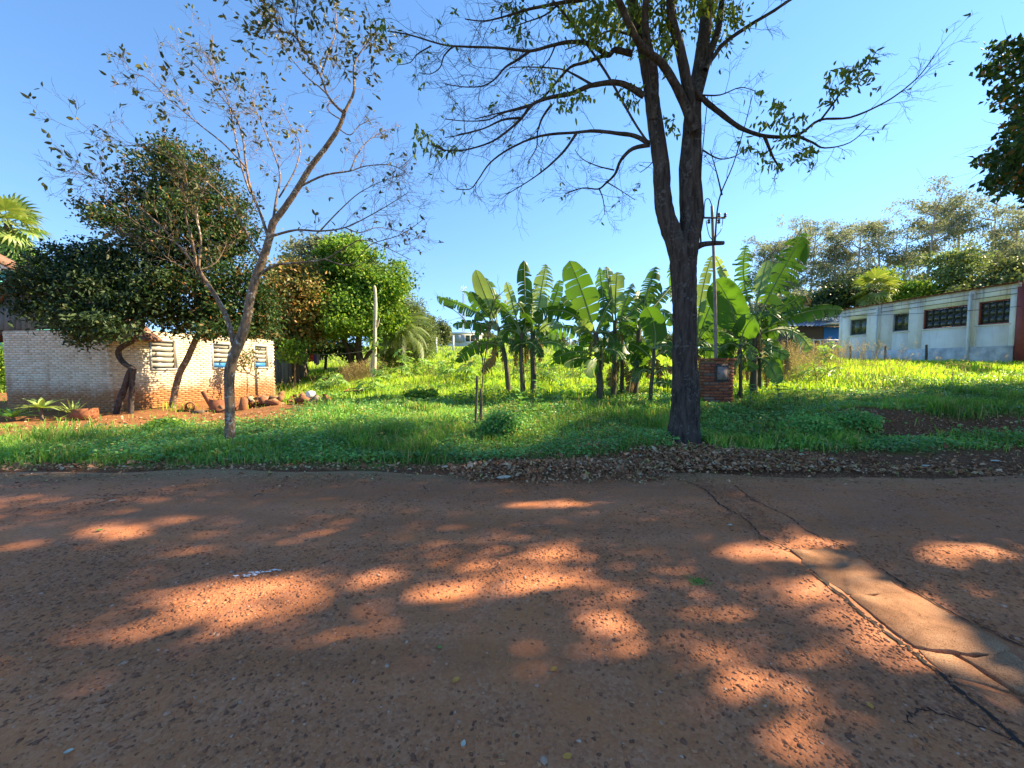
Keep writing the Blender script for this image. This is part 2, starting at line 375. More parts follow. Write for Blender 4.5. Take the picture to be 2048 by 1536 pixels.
M['palm_leaf'] = leafmat('palm_frond', [(0, (.10, .15, .035)), (.6, (.16, .21, .05)), (1, (.25, .26, .08))], .35, .45, 1.0, .5, (1, 1, .4))

def painted_brick():
    m, n, l, b = newmat('cream_painted_brick')
    g = n.new('ShaderNodeNewGeometry'); oi = n.new('ShaderNodeObjectInfo')
    rnd = math_(n, l, 'FRACT', math_(n, l, 'ADD', g.outputs['Random Per Island'], oi.outputs['Random']))
    paint = ramp(n, [(0, (.60, .51, .37)), (.5, (.70, .61, .46)), (1, (.75, .67, .53))]); l.new(rnd, paint.inputs[0])
    p = g.outputs['Position']
    wear = noise(n, l, 9, 6, .7, p); wf = ramp(n, [(.60, (0, 0, 0)), (.68, (1, 1, 1))]); l.new(wear.outputs[0], wf.inputs[0])
    c = mix(n, l, math_(n, l, 'MULTIPLY', wf.outputs[0], .75), paint.outputs[0], (.30, .16, .09))
    sx = n.new('ShaderNodeSeparateXYZ'); l.new(p, sx.inputs[0])
    w2 = noise(n, l, 2.2, 5, .65, p)
    hz = math_(n, l, 'ADD', sx.outputs[2], math_(n, l, 'MULTIPLY', w2.outputs[0], -.9))
    mr = n.new('ShaderNodeMapRange'); mr.inputs[1].default_value = .62; mr.inputs[2].default_value = .05; l.new(hz, mr.inputs[0])
    splash = ramp(n, [(.35, (.33, .135, .05)), (.7, (.46, .21, .075))]); l.new(wear.outputs[0], splash.inputs[0])
    c = mix(n, l, mr.outputs[0], c, splash.outputs[0])
    # long rusty runs down from the sills
    w3 = noise(n, l, 1.3, 4, .6, mapping(n, l, p, (1.5, 1.5, .5))); r3 = ramp(n, [(.56, (0, 0, 0)), (.75, (1, 1, 1))]); l.new(w3.outputs[0], r3.inputs[0])
    c = mix(n, l, math_(n, l, 'MULTIPLY', r3.outputs[0], .75), c, (.36, .22, .12))
    l.new(c, b.inputs['Base Color']); b.inputs['Roughness'].default_value = .85; bump(n, l, wear.outputs[0], .3, .01, b)
    return m
M['pbrick'] = painted_brick()
M['mortar'] = plain('stained_mortar', (.52, .42, .30), .95, .3, 8)
M['brick'] = islandmat('red_brick', [(0, (.22, .065, .035)), (.5, (.33, .10, .05)), (.8, (.40, .14, .07)), (.93, (.20, .12, .085)), (1, (.27, .20, .15))], .9, bstr=.4)
M['pmortar'] = plain('dark_mortar', (.07, .065, .06), .95, .4, 20)
M['clay'] = plain('fired_clay', (.26, .095, .042), .85, .3, 12, bstr=.3)
M['rubble'] = islandmat('broken_clay', [(0, (.16, .06, .03)), (.5, (.25, .10, .045)), (.8, (.30, .15, .07)), (1, (.32, .25, .18))], .9, bstr=.4)
M['boards'] = islandmat('weathered_boards', [(0, (.12, .14, .145)), (.5, (.16, .185, .19)), (1, (.20, .225, .22))], .85, bstr=.3)
M['rooftile'] = plain('roof_tiles', (.22, .11, .07), .85, .35, 7, bstr=.3)
M['teal'] = plain('teal_painted_wall', (.12, .45, .40), .7, .12)
M['frame_grey'] = plain('grey_window_frame', (.36, .38, .38), .6, .15)
def glassy(name, col, rough=.15):
    m, n, l, b = newmat(name)
    t = noise(n, l, 3, 4, .6, posco(n)); r = ramp(n, [(.3, tuple(k * .7 for k in col)), (.7, tuple(min(1, k * 1.3) for k in col))]); l.new(t.outputs[0], r.inputs[0])
    l.new(r.outputs[0], b.inputs['Base Color']); b.inputs['Roughness'].default_value = rough; b.inputs['Specular IOR Level'].default_value = .7; return m
M['louvre'] = glassy('dusty_louvre_glass', (.40, .38, .33), .3)
M['blue_panel'] = plain('blue_panel', (.045, .20, .48), .5, .12)
M['dark_in'] = plain('dark_interior', (.02, .02, .02), .9, .3)
M['pane'] = glassy('dark_window_glass', (.035, .04, .034), .08)
M['pane_green'] = glassy('greenish_window_glass', (.075, .085, .05), .12)
def plaster():
    m, n, l, b = newmat('stained_white_plaster')
    p = posco(n)
    t = noise(n, l, 1.2, 6, .65, p); t2 = noise(n, l, 2.2, 6, .7, mapping(n, l, p, (1, 2.2, .25))); t3 = noise(n, l, 14, 5, .7, p)
    base = ramp(n, [(.3, (.72, .69, .62)), (.7, (.88, .85, .78))]); l.new(t.outputs[0], base.inputs[0])
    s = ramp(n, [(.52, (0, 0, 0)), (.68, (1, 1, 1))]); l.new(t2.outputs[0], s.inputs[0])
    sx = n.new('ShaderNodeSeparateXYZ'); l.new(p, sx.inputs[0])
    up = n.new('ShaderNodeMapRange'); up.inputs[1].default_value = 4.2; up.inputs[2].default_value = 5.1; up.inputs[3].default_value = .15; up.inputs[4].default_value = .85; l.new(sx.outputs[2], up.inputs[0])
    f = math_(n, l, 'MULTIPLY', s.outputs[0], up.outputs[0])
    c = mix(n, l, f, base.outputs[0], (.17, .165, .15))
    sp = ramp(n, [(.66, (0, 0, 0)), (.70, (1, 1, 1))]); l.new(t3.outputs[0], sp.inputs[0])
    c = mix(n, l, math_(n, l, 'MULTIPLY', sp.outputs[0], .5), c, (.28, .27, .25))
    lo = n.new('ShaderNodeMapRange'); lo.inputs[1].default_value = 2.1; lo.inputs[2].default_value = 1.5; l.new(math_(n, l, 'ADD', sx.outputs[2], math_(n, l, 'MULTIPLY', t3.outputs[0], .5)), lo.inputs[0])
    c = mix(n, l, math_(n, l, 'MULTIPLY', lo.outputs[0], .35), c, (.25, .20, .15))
    l.new(c, b.inputs['Base Color']); b.inputs['Roughness'].default_value = .9; bump(n, l, t3.outputs[0], .15, .01, b)
    return m
M['plaster'] = plaster()
M['plinth'] = plain('bluish_plinth_render', (.56, .58, .57), .9, .35, 2.5, bstr=.2)
M['crack'] = plain('dark_stained_joint', (.09, .085, .08), .95, .3)
M['maroon'] = plain('maroon_paint', (.26, .06, .05), .6, .2)
M['white'] = plain('white_paint', (.78, .78, .76), .6, .06)
M['pvc'] = plain('grey_white_pipe', (.66, .68, .68), .45, .08)
M['steel'] = plain('grey_galvanised_steel', (.30, .31, .32), .5, .2, 9, .3)
M['mast'] = plain('rusty_grey_pipe', (.26, .21, .19), .6, .3, 9)
M['rust'] = plain('rusty_iron', (.20, .075, .035), .8, .35, 14)
M['porcelain'] = plain('brown_porcelain', (.10, .055, .04), .3, .1)
M['wood_white'] = plain('pale_bleached_wood', (.55, .46, .33), .8, .2, 9, bstr=.3)
M['wood_grey'] = plain('grey_old_wood', (.13, .095, .07), .9, .35, 14, bstr=.4)
M['tin_blue'] = plain('blue_grey_roof_sheet', (.16, .24, .34), .45, .2)
M['blue_wall'] = plain('blue_painted_wall', (.05, .22, .62), .6, .12)
M['red_cloth'] = plain('red_cloth', (.48, .03, .05), .9, .2); M['blue_cloth'] = plain('dark_blue_cloth', (.03, .05, .32), .9, .2)
M['grey_cloth'] = plain('grey_cloth', (.22, .23, .27), .9, .2); M['sky_cloth'] = plain('pale_blue_cloth', (.45, .55, .66), .9, .15)
M['tyre'] = plain('black_rubber', (.02, .02, .02), .8, .3)
M['leaf_yellow'] = plain('yellow_fallen_leaf', (.55, .25, .04), .7, .2, 20); M['leaf_pale'] = plain('pale_fallen_leaf', (.50, .47, .36), .7, .2, 20)
M['leaf_fgreen'] = leafmat('fresh_green_leaf', [(0, (.08, .20, .03)), (1, (.14, .28, .05))], .3)
M['splat'] = plain('dried_white_paint', (.68, .70, .72), .8, .15, 30)
M['agave'] = leafmat('succulent_leaf', [(0, (.12, .20, .06)), (.6, (.20, .27, .08)), (1, (.28, .32, .12))], .25, .4)

# ------------------------------------------------------------------ setting: ground, road, trench patch
def nonuni(a, b, step, far, ratio=1.25):
    v = list(np.arange(a, b + 1e-6, step)); s = step
    while v[-1] < far: s *= ratio; v.append(v[-1] + s)
    s = step
    while v[0] > -far: s *= ratio; v.insert(0, v[0] - s)
    return np.array(v)
def path_mask(x, y):       # bare red earth by the house
    n = .5 * np.sin(x * 1.3 + 2) + .35 * np.sin(x * 2.9 + y) + .25 * np.sin(y * 3.1 - x)
    a = sstep(8.6, 9.6, y + .5 * n) * sstep(12.9, 12.0, y + .3 * n) * sstep(-3.8, -6.4, x + .5 * n)
    b = sstep(7.6, 8.3, y + .4 * n) * sstep(9.4, 8.8, y) * sstep(-8.5, -10.5, x + n)
    c = sstep(-8.2, -9.4, x + .5 * n) * sstep(11.5, 12.5, y) * sstep(20, 18, y)
    return np.clip(np.maximum(np.maximum(a, b), c), 0, 1)
def dark_mask(x, y):       # turned dark earth and mulch along the edge and on the right-hand bank
    n = .3 * np.sin(x * 2.1) + .25 * np.sin(x * 4.7 + y * 2)
    e = sstep(5.2, 5.6, y) * sstep(6.15 + .95 * sstep(-1.5, 3, x), 5.95 + .65 * sstep(-1.5, 3, x), y + .3 * n)
    m = np.exp(-(((x - 7.6) / 1.4) ** 2 + ((y - 8.2) / .8) ** 2)) + np.exp(-(((x - 11) / 2.2) ** 2 + ((y - 7.7) / .8) ** 2)) + .7 * np.exp(-(((x - 5.2) / .9) ** 2 + ((y - 7.9) / .6) ** 2))
    t = np.exp(-(((x - 3.2) / .55) ** 2 + ((y - 7.1) / .5) ** 2)) + .9 * np.exp(-(((x - 1.5) / .5) ** 2 + ((y - 7.2) / .4) ** 2))
    return np.clip(e + sstep(.35, .75, m + .2 * n) + sstep(.4, .8, t), 0, 1)
gx = nonuni(-26, 26, .25, 2500); ys = list(np.arange(5.0, 24, .22)); s = .22
while ys[-1] < 3000: s *= 1.12; ys.append(ys[-1] + s)
gy = np.array([-3000, -800, -200, -60, -20, -6, 0, 3] + ys)
GX, GY = np.meshgrid(gx, gy)
GZ = np.where(GY < 5.5, -.05, hgt(GX, GY))
nx, ny = len(gx), len(gy)
mb = MB(); idx = np.arange(nx * ny).reshape(ny, nx)
mb.add(np.stack([GX, GY, GZ], -1).reshape(-1, 3), Q=np.stack([idx[:-1, :-1], idx[:-1, 1:], idx[1:, 1:], idx[1:, :-1]], -1).reshape(-1, 4))
ground = mb.build('ground', M['ground'], smooth=True); tag(ground, 'red earth verge and rising meadow beyond the road', kind='structure')
ca = ground.data.color_attributes.new('soil', 'FLOAT_COLOR', 'POINT')
cc = np.zeros((nx * ny, 4)); cc[:, 3] = 1
cc[:, 0] = path_mask(GX, GY).ravel(); cc[:, 1] = dark_mask(GX, GY).ravel()
ca.data.foreach_set('color', cc.ravel().astype(np.float32))

rx = np.concatenate([[-900, -200, -60], np.arange(-20, 20.01, .12), [60, 200, 900]])
ry = np.concatenate([[-7, -3, 0], np.arange(.9, 5.61, .12)])
RX, RY = np.meshgrid(rx, ry)
edge = 5.78 + .10 * np.sin(RX * 1.1) + .06 * np.sin(RX * 2.7 + 1) - .35 * sstep(0, 7, RX)
RYY = np.where(RY > 3, 3 + (RY - 3) * (edge - 3) / (5.6 - 3), RY)
rz = .006 * np.sin(RX * 2.3 + RY * 1.1) + .005 * np.sin(RY * 3.9 - RX * 1.7) + .004 * np.sin(RX * 6 + 1) * np.sin(RY * 5)
rz = rz - .03 * np.exp(-((RX - 2.52) / .22) ** 2) * sstep(.8, 1.2, RYY) * sstep(3.6, 3.3, RYY) - .018 * np.exp(-((RX - 2.5 - .1 * np.sin(RYY * 3)) / .16) ** 2) * sstep(3.3, 3.7, RYY)
nx, ny = len(rx), len(ry); idx = np.arange(nx * ny).reshape(ny, nx)
mb = MB(); mb.add(np.stack([RX, RYY, rz + .012], -1).reshape(-1, 3), Q=np.stack([idx[:-1, :-1], idx[:-1, 1:], idx[1:, 1:], idx[1:, :-1]], -1).reshape(-1, 4))
road = mb.build('road', M['road'], smooth=True); tag(road, 'worn asphalt road dusted with red earth', kind='structure')
def roadz(x, y):
    return .012 + .006 * np.sin(x * 2.3 + y * 1.1) + .005 * np.sin(y * 3.9 - x * 1.7) + .004 * np.sin(x * 6 + 1) * np.sin(y * 5)

# cracked concrete fill of a trench across the road: separate slabs with open joints
def roadz(x, y):
    return .012 + .006 * np.sin(x * 2.3 + y * 1.1) + .005 * np.sin(y * 3.9 - x * 1.7) + .004 * np.sin(x * 6 + 1) * np.sin(y * 5)
patch = thing('trench_patch', 'cracked strip of smooth concrete set across the road', 'road patch', (2.5, 2.4, 0)); patch['kind'] = 'structure'; del patch['category']
def slab(poly, zt, tilt=0):
    poly = np.array(poly); P = []
    for i in range(len(poly)):                      # rough the outline
        a, b_ = poly[i], poly[(i + 1) % len(poly)]
        k = max(1, int(np.linalg.norm(b_ - a) / .07))
        for t in np.arange(k) / k:
            P.append(a + (b_ - a) * t + (R.standard_normal(2) * .013 if t > 0 else 0))
    P = np.array(P); n = len(P); c = P.mean(0)
    zz = zt + tilt * (P[:, 0] - c[0])
    inner = c + (P - c) * (1 - .004 / np.maximum(np.linalg.norm(P - c, axis=1), .05))[:, None]
    V = np.vstack([np.c_[P, np.full(n, -.03)], np.c_[P, zz - .004], np.c_[inner, zz], [[c[0], c[1], zt]]])
    i = np.arange(n); j = (i + 1) % n
    Q = np.concatenate([np.stack([i, j, n + j, n + i], 1), np.stack([n + i, n + j, 2*n + j, 2*n + i], 1)])
    T = np.stack([2*n + i, 2*n + j, np.full(n, 3*n)], 1)
    m_ = MB(); m_.add(V, T=T, Q=Q); return m_.build('slab', M['concrete'], patch)
slab([(2.37, 3.33), (2.83, 3.33), (2.80, 2.90), (2.74, 2.68), (2.30, 2.66), (2.28, 2.95)], .014)
slab([(2.30, 2.645), (2.74, 2.665), (2.78, 2.30), (2.76, 2.13), (2.48, 2.10), (2.26, 2.16), (2.27, 2.4)], .018, .01)
slab([(2.26, 2.14), (2.40, 2.10), (2.42, 1.86), (2.22, 1.95)], .010)
slab([(2.43, 2.09), (2.74, 2.11), (2.66, 1.80), (2.45, 1.85)], .016)
slab([(2.20, 1.92), (2.38, 1.83), (2.36, 1.50), (2.18, 1.55)], .008)
slab([(2.42, 1.82), (2.66, 1.77), (2.72, 1.30), (2.40, 1.34)], .016)
slab([(2.78, 2.10), (2.92, 2.02), (2.90, 1.50), (2.72, 1.74)], .012)
slab([(2.16, 1.52), (2.36, 1.47), (2.38, .90), (2.14, .95)], .010)
slab([(2.42, 1.30), (2.76, 1.26), (2.72, .80), (2.44, .84)], .014)

def crack(pts, w, k=14, name='crack'):
    P = smooth_path([(x, y, 0) for x, y in pts], k); n = len(P); P[:, :2] += R.normal(0, .008, (n, 2)); ww = w * R.uniform(.25, 1.2, n); T = unit(np.gradient(P, axis=0)); S = np.stack([-T[:, 1], T[:, 0], 0 * T[:, 0]], -1)
    z = (roadz(P[:, 0], P[:, 1]) + .0035)[:, None] * np.array([[0, 0, 1.]]); V = np.concatenate([P + S * ww[:, None] + z, P - S * ww[:, None] + z]); i = np.arange(n - 1); m_ = MB(); m_.add(V, Q=np.stack([i, n + i, n + i + 1, i + 1], -1)); m_.build(name, M['crackfill'], patch)
crack([(2.36, 3.30), (2.30, 3.6), (2.38, 4.0), (2.33, 4.4), (2.42, 4.9), (2.36, 5.3)], .009); crack([(2.84, 3.32), (2.80, 3.7), (2.88, 4.1), (2.8, 4.6), (2.9, 5.2)], .007)
crack([(2.27, 2.95), (2.22, 2.5), (2.2, 2.1), (2.14, 1.7), (2.10, 1.2), (2.08, .9)], .014); crack([(2.84, 3.0), (2.80, 2.5), (2.84, 2.2), (2.96, 1.9), (2.98, 1.3)], .010)
crack([(2.10, 1.6), (1.9, 1.75), (1.75, 1.7)], .005); crack([(2.96, 2.1), (3.2, 2.3), (3.5, 2.25)], .005)
# loose stones proud of the binder
def gravel(n, d0, d1, amin, amax, s0, s1, lite=False):
    d = np.sqrt(R.uniform(d0**2, d1**2, n)); a = R.uniform(-1.5, 1.5, n); x = a * d; y = d
    keep = ~((x > 2.24) & (x < 2.84) & (y < 3.35))
    keep &= (np.sin(x * 1.9 + y * 2.3) + np.sin(x * .8 - y * 1.7 + 2) + R.standard_normal(n) * .9) > -.9
    x = x[keep]; y = y[keep]; n = len(x)
    s = R.uniform(s0, s1, n) * (1 + .5 * (R.random(n) > .93))
    O = np.array([[1,0,0],[0,1,0],[-1,0,0],[0,-1,0],[0,0,1],[.7,.7,.45],[-.7,.7,.45],[-.7,-.7,.45],[.7,-.7,.45]], float)
    V = O[None] * (1 + .28 * R.standard_normal((n, 9, 1)))
    V = V * np.stack([s, s * R.uniform(.6, 1, n), s * R.uniform(.45, .8, n)], -1)[:, None, :]
    t = R.uniform(0, 2 * pi, n); c, s_ = np.cos(t)[:, None], np.sin(t)[:, None]
    X = V[..., 0] * c - V[..., 1] * s_ + x[:, None]; Y = V[..., 0] * s_ + V[..., 1] * c + y[:, None]; Z = V[..., 2] + (roadz(x, y) - .002)[:, None]
    T = np.array([[0,5,8],[0,1,5],[1,6,5],[1,2,6],[2,7,6],[2,3,7],[3,8,7],[3,0,8],[4,8,5],[4,5,6],[4,6,7],[4,7,8]])
    if lite: T = np.array([[0,5,8],[0,1,5],[1,6,5],[1,2,6],[2,7,6],[2,3,7],[3,8,7],[3,0,8],[5,6,7],[5,7,8]])[[0,1,2,3,5,6,7,8,9]]
    mb = MB(); mb.add(np.stack([X, Y, Z], -1).reshape(-1, 3), T=(np.arange(n)[:, None, None] * 9 + T[None]).reshape(-1, 3)); return mb
g = gravel(44000, 1.2, 3.4, -1.5, 1.5, .0045, .0115)
tag(g.build('road_stones', M['gravel']), 'dark stones worn out of the asphalt in the foreground', kind='stuff')
g = gravel(26000, 3.4, 5.6, -1.5, 1.5, .006, .0120, True)
tag(g.build('road_stones', M['gravel']), 'dark stones worn out of the asphalt near the far edge', kind='stuff')

# ------------------------------------------------------------------ buildings
def rbox(name, mat, parent, lo, hi):
    m_ = MB(); m_.box(lo, hi); return m_.local(name, mat, parent)
BRK = MB(); BRK.box((-.120, 0, -.033), (.120, .05, .033)); BRK = BRK.mesh('brick'); BRK.materials.append(M['pbrick'])

def left_house():
    g0 = .0
    ang = -math.atan2(1.03, 6.7)
    h = thing('brick_house', 'cream painted brick house with mud-splashed walls and grey board gable', 'house', (-12.23, 12.2, g0), rz=ang)
    ca_, sa_ = cos(ang), sin(ang)
    L, W, H = 6.78, 4.05, 2.62
    wins = [(1.21, 2.03), (3.53, 4.34), (5.6, 6.33)]; z0, z1 = 1.40, 2.32
    w = MB()          # mortar core of the walls, with window openings in the east wall
    w.box((-W + .012, .012, -.3), (-.20, .16, H))
    w.box((-W + .03, .16, -.3), (-W + .16, L - .16, H)); w.box((-W + .03, L - .16, -.3), (-.20, L - .03, H))
    ys_ = [.012]
    for a, b in wins: ys_ += [a, b]
    ys_ += [L - .03]
    for i in range(0, len(ys_), 2): w.box((-.20, ys_[i], -.3), (-.012, ys_[i + 1], H))
    for a, b in wins: w.box((-.198, a, -.3), (-.014, b, z0)); w.box((-.198, a, z1), (-.014, b, H))
    wall = w.local('wall', M['mortar'], h)
    items = []
    rows = int(H / .0745)
    for r in range(rows):
        z = r * .0745 + .033 - .02; off = .125 * (r % 2)
        x = -W + .12 - off
        while x < -.02:
            c0 = max(x - .118, -W); c1 = min(x + .118, 0)
            if c1 - c0 > .05: items.append(((c0 + c1) / 2, -R.uniform(0, .006), z, 0.0, (c1 - c0) / .236))
            x += .25
        y = .06 + off
        while y < L:
            c0 = max(y - .118, .052); c1 = min(y + .118, L)
            segs = [(c0, c1)]
            if z > z0 - .04 and z < z1 + .04:
                for a, b in wins:
                    ns = []
                    for s0, s1 in segs:
                        if s1 <= a - .06 or s0 >= b + .06: ns.append((s0, s1))
                        else:
                            if s0 < a - .06: ns.append((s0, a - .06))
                            if s1 > b + .06: ns.append((b + .06, s1))
                    segs = ns
            for s0, s1 in segs:
                if s1 - s0 > .03: items.append((R.uniform(0, .006), (s0 + s1) / 2, z, pi / 2, (s1 - s0) / .236))
            y += .25
    def dist(it):
        X = -12.23 + it[0] * ca_ - it[1] * sa_; Y = 12.2 + it[0] * sa_ + it[1] * ca_
        px = 1024 + 800 * X / Y
        vis = 0 if (px > 0 and .45 < it[2] < 2.1) else 3
        return sqrt(X * X + Y * Y) + vis
    items.sort(key=dist)
    rest = MB()
    for k, (x, y, z, rz_, sx) in enumerate(items):
        if k < 290: inst('brick', BRK, wall, (x, y, z), (0, 0, rz_), (sx, 1, 1))
        else:
            Mx = Matrix.Translation((x, y, z)) @ Matrix.Rotation(rz_, 4, 'Z')
            rest.box((-.120 * sx, 0, -.033), (.120 * sx, .05, .033), Mx)
    ob = rest.local('brickwork', M['pbrick'], wall); ob['kind'] = 'stuff'
    for k, (a, b) in enumerate(wins):
        f = MB(); t = .06
        f.box((-.16, a - t, z0 - t), (.022, a, z1 + t)); f.box((-.16, b, z0 - t), (.022, b + t, z1 + t))
        f.box((-.16, a, z1), (.022, b, z1 + t)); f.box((-.16, a - .01, z0 - t), (.045, b + .01, z0))
        wo = f.local('window', M['frame_grey'], h)
        rbox('dark_room', M['dark_in'], wo, (-.19, a, z0), (-.17, b, z1))
        nl = 5; hh = (z1 - z0) / nl
        for i in range(nl):
            zc = z0 + hh * (i + .5)
            m_ = MB(); Mx = Matrix.Translation((-.075, (a + b) / 2, zc)) @ Matrix.Rotation(radians(20 if not (k > 0 and i == 0) else 4), 4, 'Y')
            m_.box((-.006, -(b - a) / 2 + .01, -hh * .52), (.006, (b - a) / 2 - .01, hh * .52), Mx)
            m_.local('louvre', M['blue_panel'] if (k > 0 and i == 0) else M['louvre'], wo)
    # boarded gable
    rxg, ez, pz = -2.62, 2.58, 4.56; sl = (pz - ez) / (0 - rxg)
    def rz_at(x): return pz - abs(x - rxg) * sl
    x = -5.35; gb = MB()
    while x < .02:
        x1 = min(x + .235, .02); za, zb = rz_at(x) - .06, rz_at(x1) - .06
        y0 = -.02 - R.uniform(0, .012); bt = H + .012
        if min(za, zb) > bt + .02:
            m_ = MB(); m_.add([[x+.004,y0,bt],[x1-.004,y0,bt],[x1-.004,y0,zb],[x+.004,y0,za],[x+.004,y0+.03,bt],[x1-.004,y0+.03,bt],[x1-.004,y0+.03,zb],[x+.004,y0+.03,za]],
                   Q=[[0,1,2,3],[5,4,7,6],[1,5,6,2],[4,0,3,7],[3,2,6,7],[4,5,1,0]])
            m_.local('gable_board', M['boards'], h)
        x = x1
    # roof of two slopes
    for sgn in (-1, 1):
        xe = rxg + sgn * (2.62 + .3); zE = rz_at(xe)
        m_ = MB(); n = 34
        n = 10; ys2 = np.linspace(-.35, 1.35, n)
        for i in range(n - 1):      # courses of tiles, slightly stepped
            lo = .0 + .02 * (i % 2)
            m_.add([[rxg, ys2[i], pz + lo], [rxg, ys2[i+1], pz + lo], [xe, ys2[i+1], zE + lo], [xe, ys2[i], zE + lo],
                    [rxg, ys2[i], pz - .07], [rxg, ys2[i+1], pz - .07], [xe, ys2[i+1], zE - .07], [xe, ys2[i], zE - .07]],
                   Q=[[0,1,2,3],[7,6,5,4],[3,2,6,7],[0,3,7,4],[1,5,6,2]])
        m_.local('roof_slope', M['rooftile'], h)
    m_ = MB(); m_.add([[-.02, 1.36, 2.66], [-.02, L + .02, 2.66], [-5.2, L + .02, 2.25], [-5.2, 1.36, 2.25], [-.02, 1.36, 2.61], [-.02, L + .02, 2.61], [-5.2, L + .02, 2.2], [-5.2, 1.36, 2.2]], Q=[[0,1,2,3],[7,6,5,4],[0,4,5,1],[3,2,6,7],[0,3,7,4],[1,5,6,2]]); m_.local('rear_roof', M['mortar'], h)
    for xx in (-5.2,):
        rbox('porch_post', M['wood_grey'], h, (xx - .06, -.02, -.2), (xx + .06, .10, 2.60))
        rbox('porch_beam', M['wood_grey'], h, (xx - .06, .05, 2.50), (-4.05, .17, 2.62))
    rbox('floor_slab', M['mortar'], h, (-5.3, .2, -.3), (-4.06, L, .06))
left_house()

def right_building():
    X = 22.15; bz = 1.45
    h = thing('long_white_building', 'long white plastered building with stained walls and dark windows', 'building', (X, 22, bz))
    Y0, Y1, T = 17.72, 27.0, 5.10
    wins = [(17.95, 19.18, 3.36, 4.45, 'grid'), (19.62, 21.73, 3.38, 4.42, 'grid'), (22.5, 23.45, 3.37, 4.40, 'sash'), (25.15, 26.4, 3.35, 4.39, 'sash')]
    w = MB(); ed = [Y0]
    for a, b, *_ in wins: ed += [a, b]
    ed += [Y1]
    for i in range(0, len(ed), 2): w.box((X, ed[i], bz - .3), (X + .25, ed[i+1], T))
    for a, b, z0, z1, k in wins: w.box((X + .002, a, bz - .3), (X + .25, b, z0)); w.box((X + .002, a, z1), (X + .25, b, T))
    w.box((X, Y1, bz - .3), (X + 9, Y1 + .25, T - .03)); w.box((X + .25, Y0, bz - .3), (X + .5, Y0 + .25, T - .02)); w.box((X+8.7, Y0, bz - .3), (X + 9, Y1, T - .03))
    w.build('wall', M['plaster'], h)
    for a, b, z0, z1, kind in wins:
        f = MB(); t = .05
        f.box((X + .06, a, z0), (X + .16, a + t, z1)); f.box((X + .06, b - t, z0), (X + .16, b, z1)); f.box((X + .06, a + t, z1 - t), (X + .16, b - t, z1)); f.box((X + .06, a + t, z0), (X + .16, b - t, z0 + t))
        wo = f.build('window', M['maroon'] if kind == 'grid' else M['steel'], h)
        nc, nr = ((6 if b - a > 2 else 4), 3) if kind == 'grid' else (2, 1)
        dy = (b - a - 2 * t) / nc; dz = (z1 - z0 - 2 * t) / nr
        for i in range(nc):
            for j in range(nr):
                m_ = MB(); ya, za = a + t + i * dy, z0 + t + j * dz
                m_.box((X + .11, ya + .008, za + .008), (X + .118, ya + dy - .008, za + dz - .008))
                m_.build('pane', M['pane'] if kind == 'grid' or (i == 1 and a < 23) else M['pane_green'], wo)
        mu = MB()
        for i in range(1, nc): mu.box((X + .105, a + t + i * dy - .010, z0 + t), (X + .125, a + t + i * dy + .010, z1 - t))
        for j in range(1, nr): mu.box((X + .107, a + t, z0 + t + j * dz - .008), (X + .122, b - t, z0 + t + j * dz + .008))
        mu.build('glazing_bars', M['crack'], wo)
        m_ = MB(); m_.box((X - .03, a - .06, z0 - .06), (X + .05, b + .06, z0 - .004)); m_.build('sill', M['plaster'], wo)
    m_ = MB(); m_.box((X + .3, Y0 + .2, bz), (X + 8.6, Y0 + .3, T - .1)); m_.build('inner_wall', M['plaster'], h)
    m_ = MB(); m_.box((X - .10, Y0 - .02, bz - .4), (X - .004, Y1 + .1, 2.34)); m_.build('plinth', M['plinth'], h)
    for z, wdt in ((4.62, .05), (4.86, .03)):
        m_ = MB()
        y = Y0
        while y < Y1:
            y2 = min(y + R.uniform(1.2, 3), Y1); m_.box((X - wdt, y, z - .010 + R.uniform(-.006, .006)), (X - .003, y2 - .015, z + .010)); y = y2
        m_.build('string_course', M['crack'], h)
    for y in (19.38, 24.27):
        m_ = MB(); m_.box((X - .045, y - .10, 2.34), (X - .003, y + .10, T - .02)); m_.build('pilaster', M['plaster'], h)
        m_ = MB(); tube(m_, [(X - .17, y, bz - .2), (X - .17, y, 2.4), (X - .15, y, 4.9)], .055, 10, cap=True); m_.build('downpipe', M['pvc'], h, smooth=True)
    m_ = MB()       # corrugated roof sheet projecting past the wall head
    n = 60; ys_ = np.linspace(Y0 - .1, Y1 + .35, n); zz = .008 * np.cos(np.arange(n) * pi)
    V = np.concatenate([np.stack([np.full(n, X - .22), ys_, T + .025 + zz], -1), np.stack([np.full(n, X + 9.2), ys_, T + .9 + zz], -1)])
    i = np.arange(n - 1); m_.add(V, Q=np.stack([i, i + 1, n + i + 1, n + i], -1)); m_.build('roof', M['rooftile'], h)
    m_ = MB(); m_.box((X - .18, Y0 - .1, T - .02), (X - .02, Y1 + .3, T + .01)); m_.build('fascia', M['rust'], h)
    m_ = MB(); m_.box((X - .05, 17.42, bz - .3), (X + .3, 17.68, 4.9)); m_.build('corner_column', M['maroon'], h)
    m_ = MB(); m_.box((X + .02, 13.5, 4.9), (X + .22, 17.6, 5.1)); m_.build('porch_beam', M['maroon'], h)
    m_ = MB(); m_.box((X - .10, 15.4, 5.06), (X - .02, 17.45, 5.75)); m_.build('fascia_panel', M['white'], h)
    m_ = MB(); m_.box((X + 4, 12.5, bz - .3), (X + 4.2, 17.65, 5)); m_.build('porch_back_wall', M['plaster'], h)
    m_ = MB(); tube(m_, smooth_path([(X - .3, 27.2, 4.72), (X - .28, 24, 4.42), (X - .25, 20, 4.12), (X - .2, 17.4, 4.02)], 6), .012, 5); m_.build('cable', M['tyre'], h)
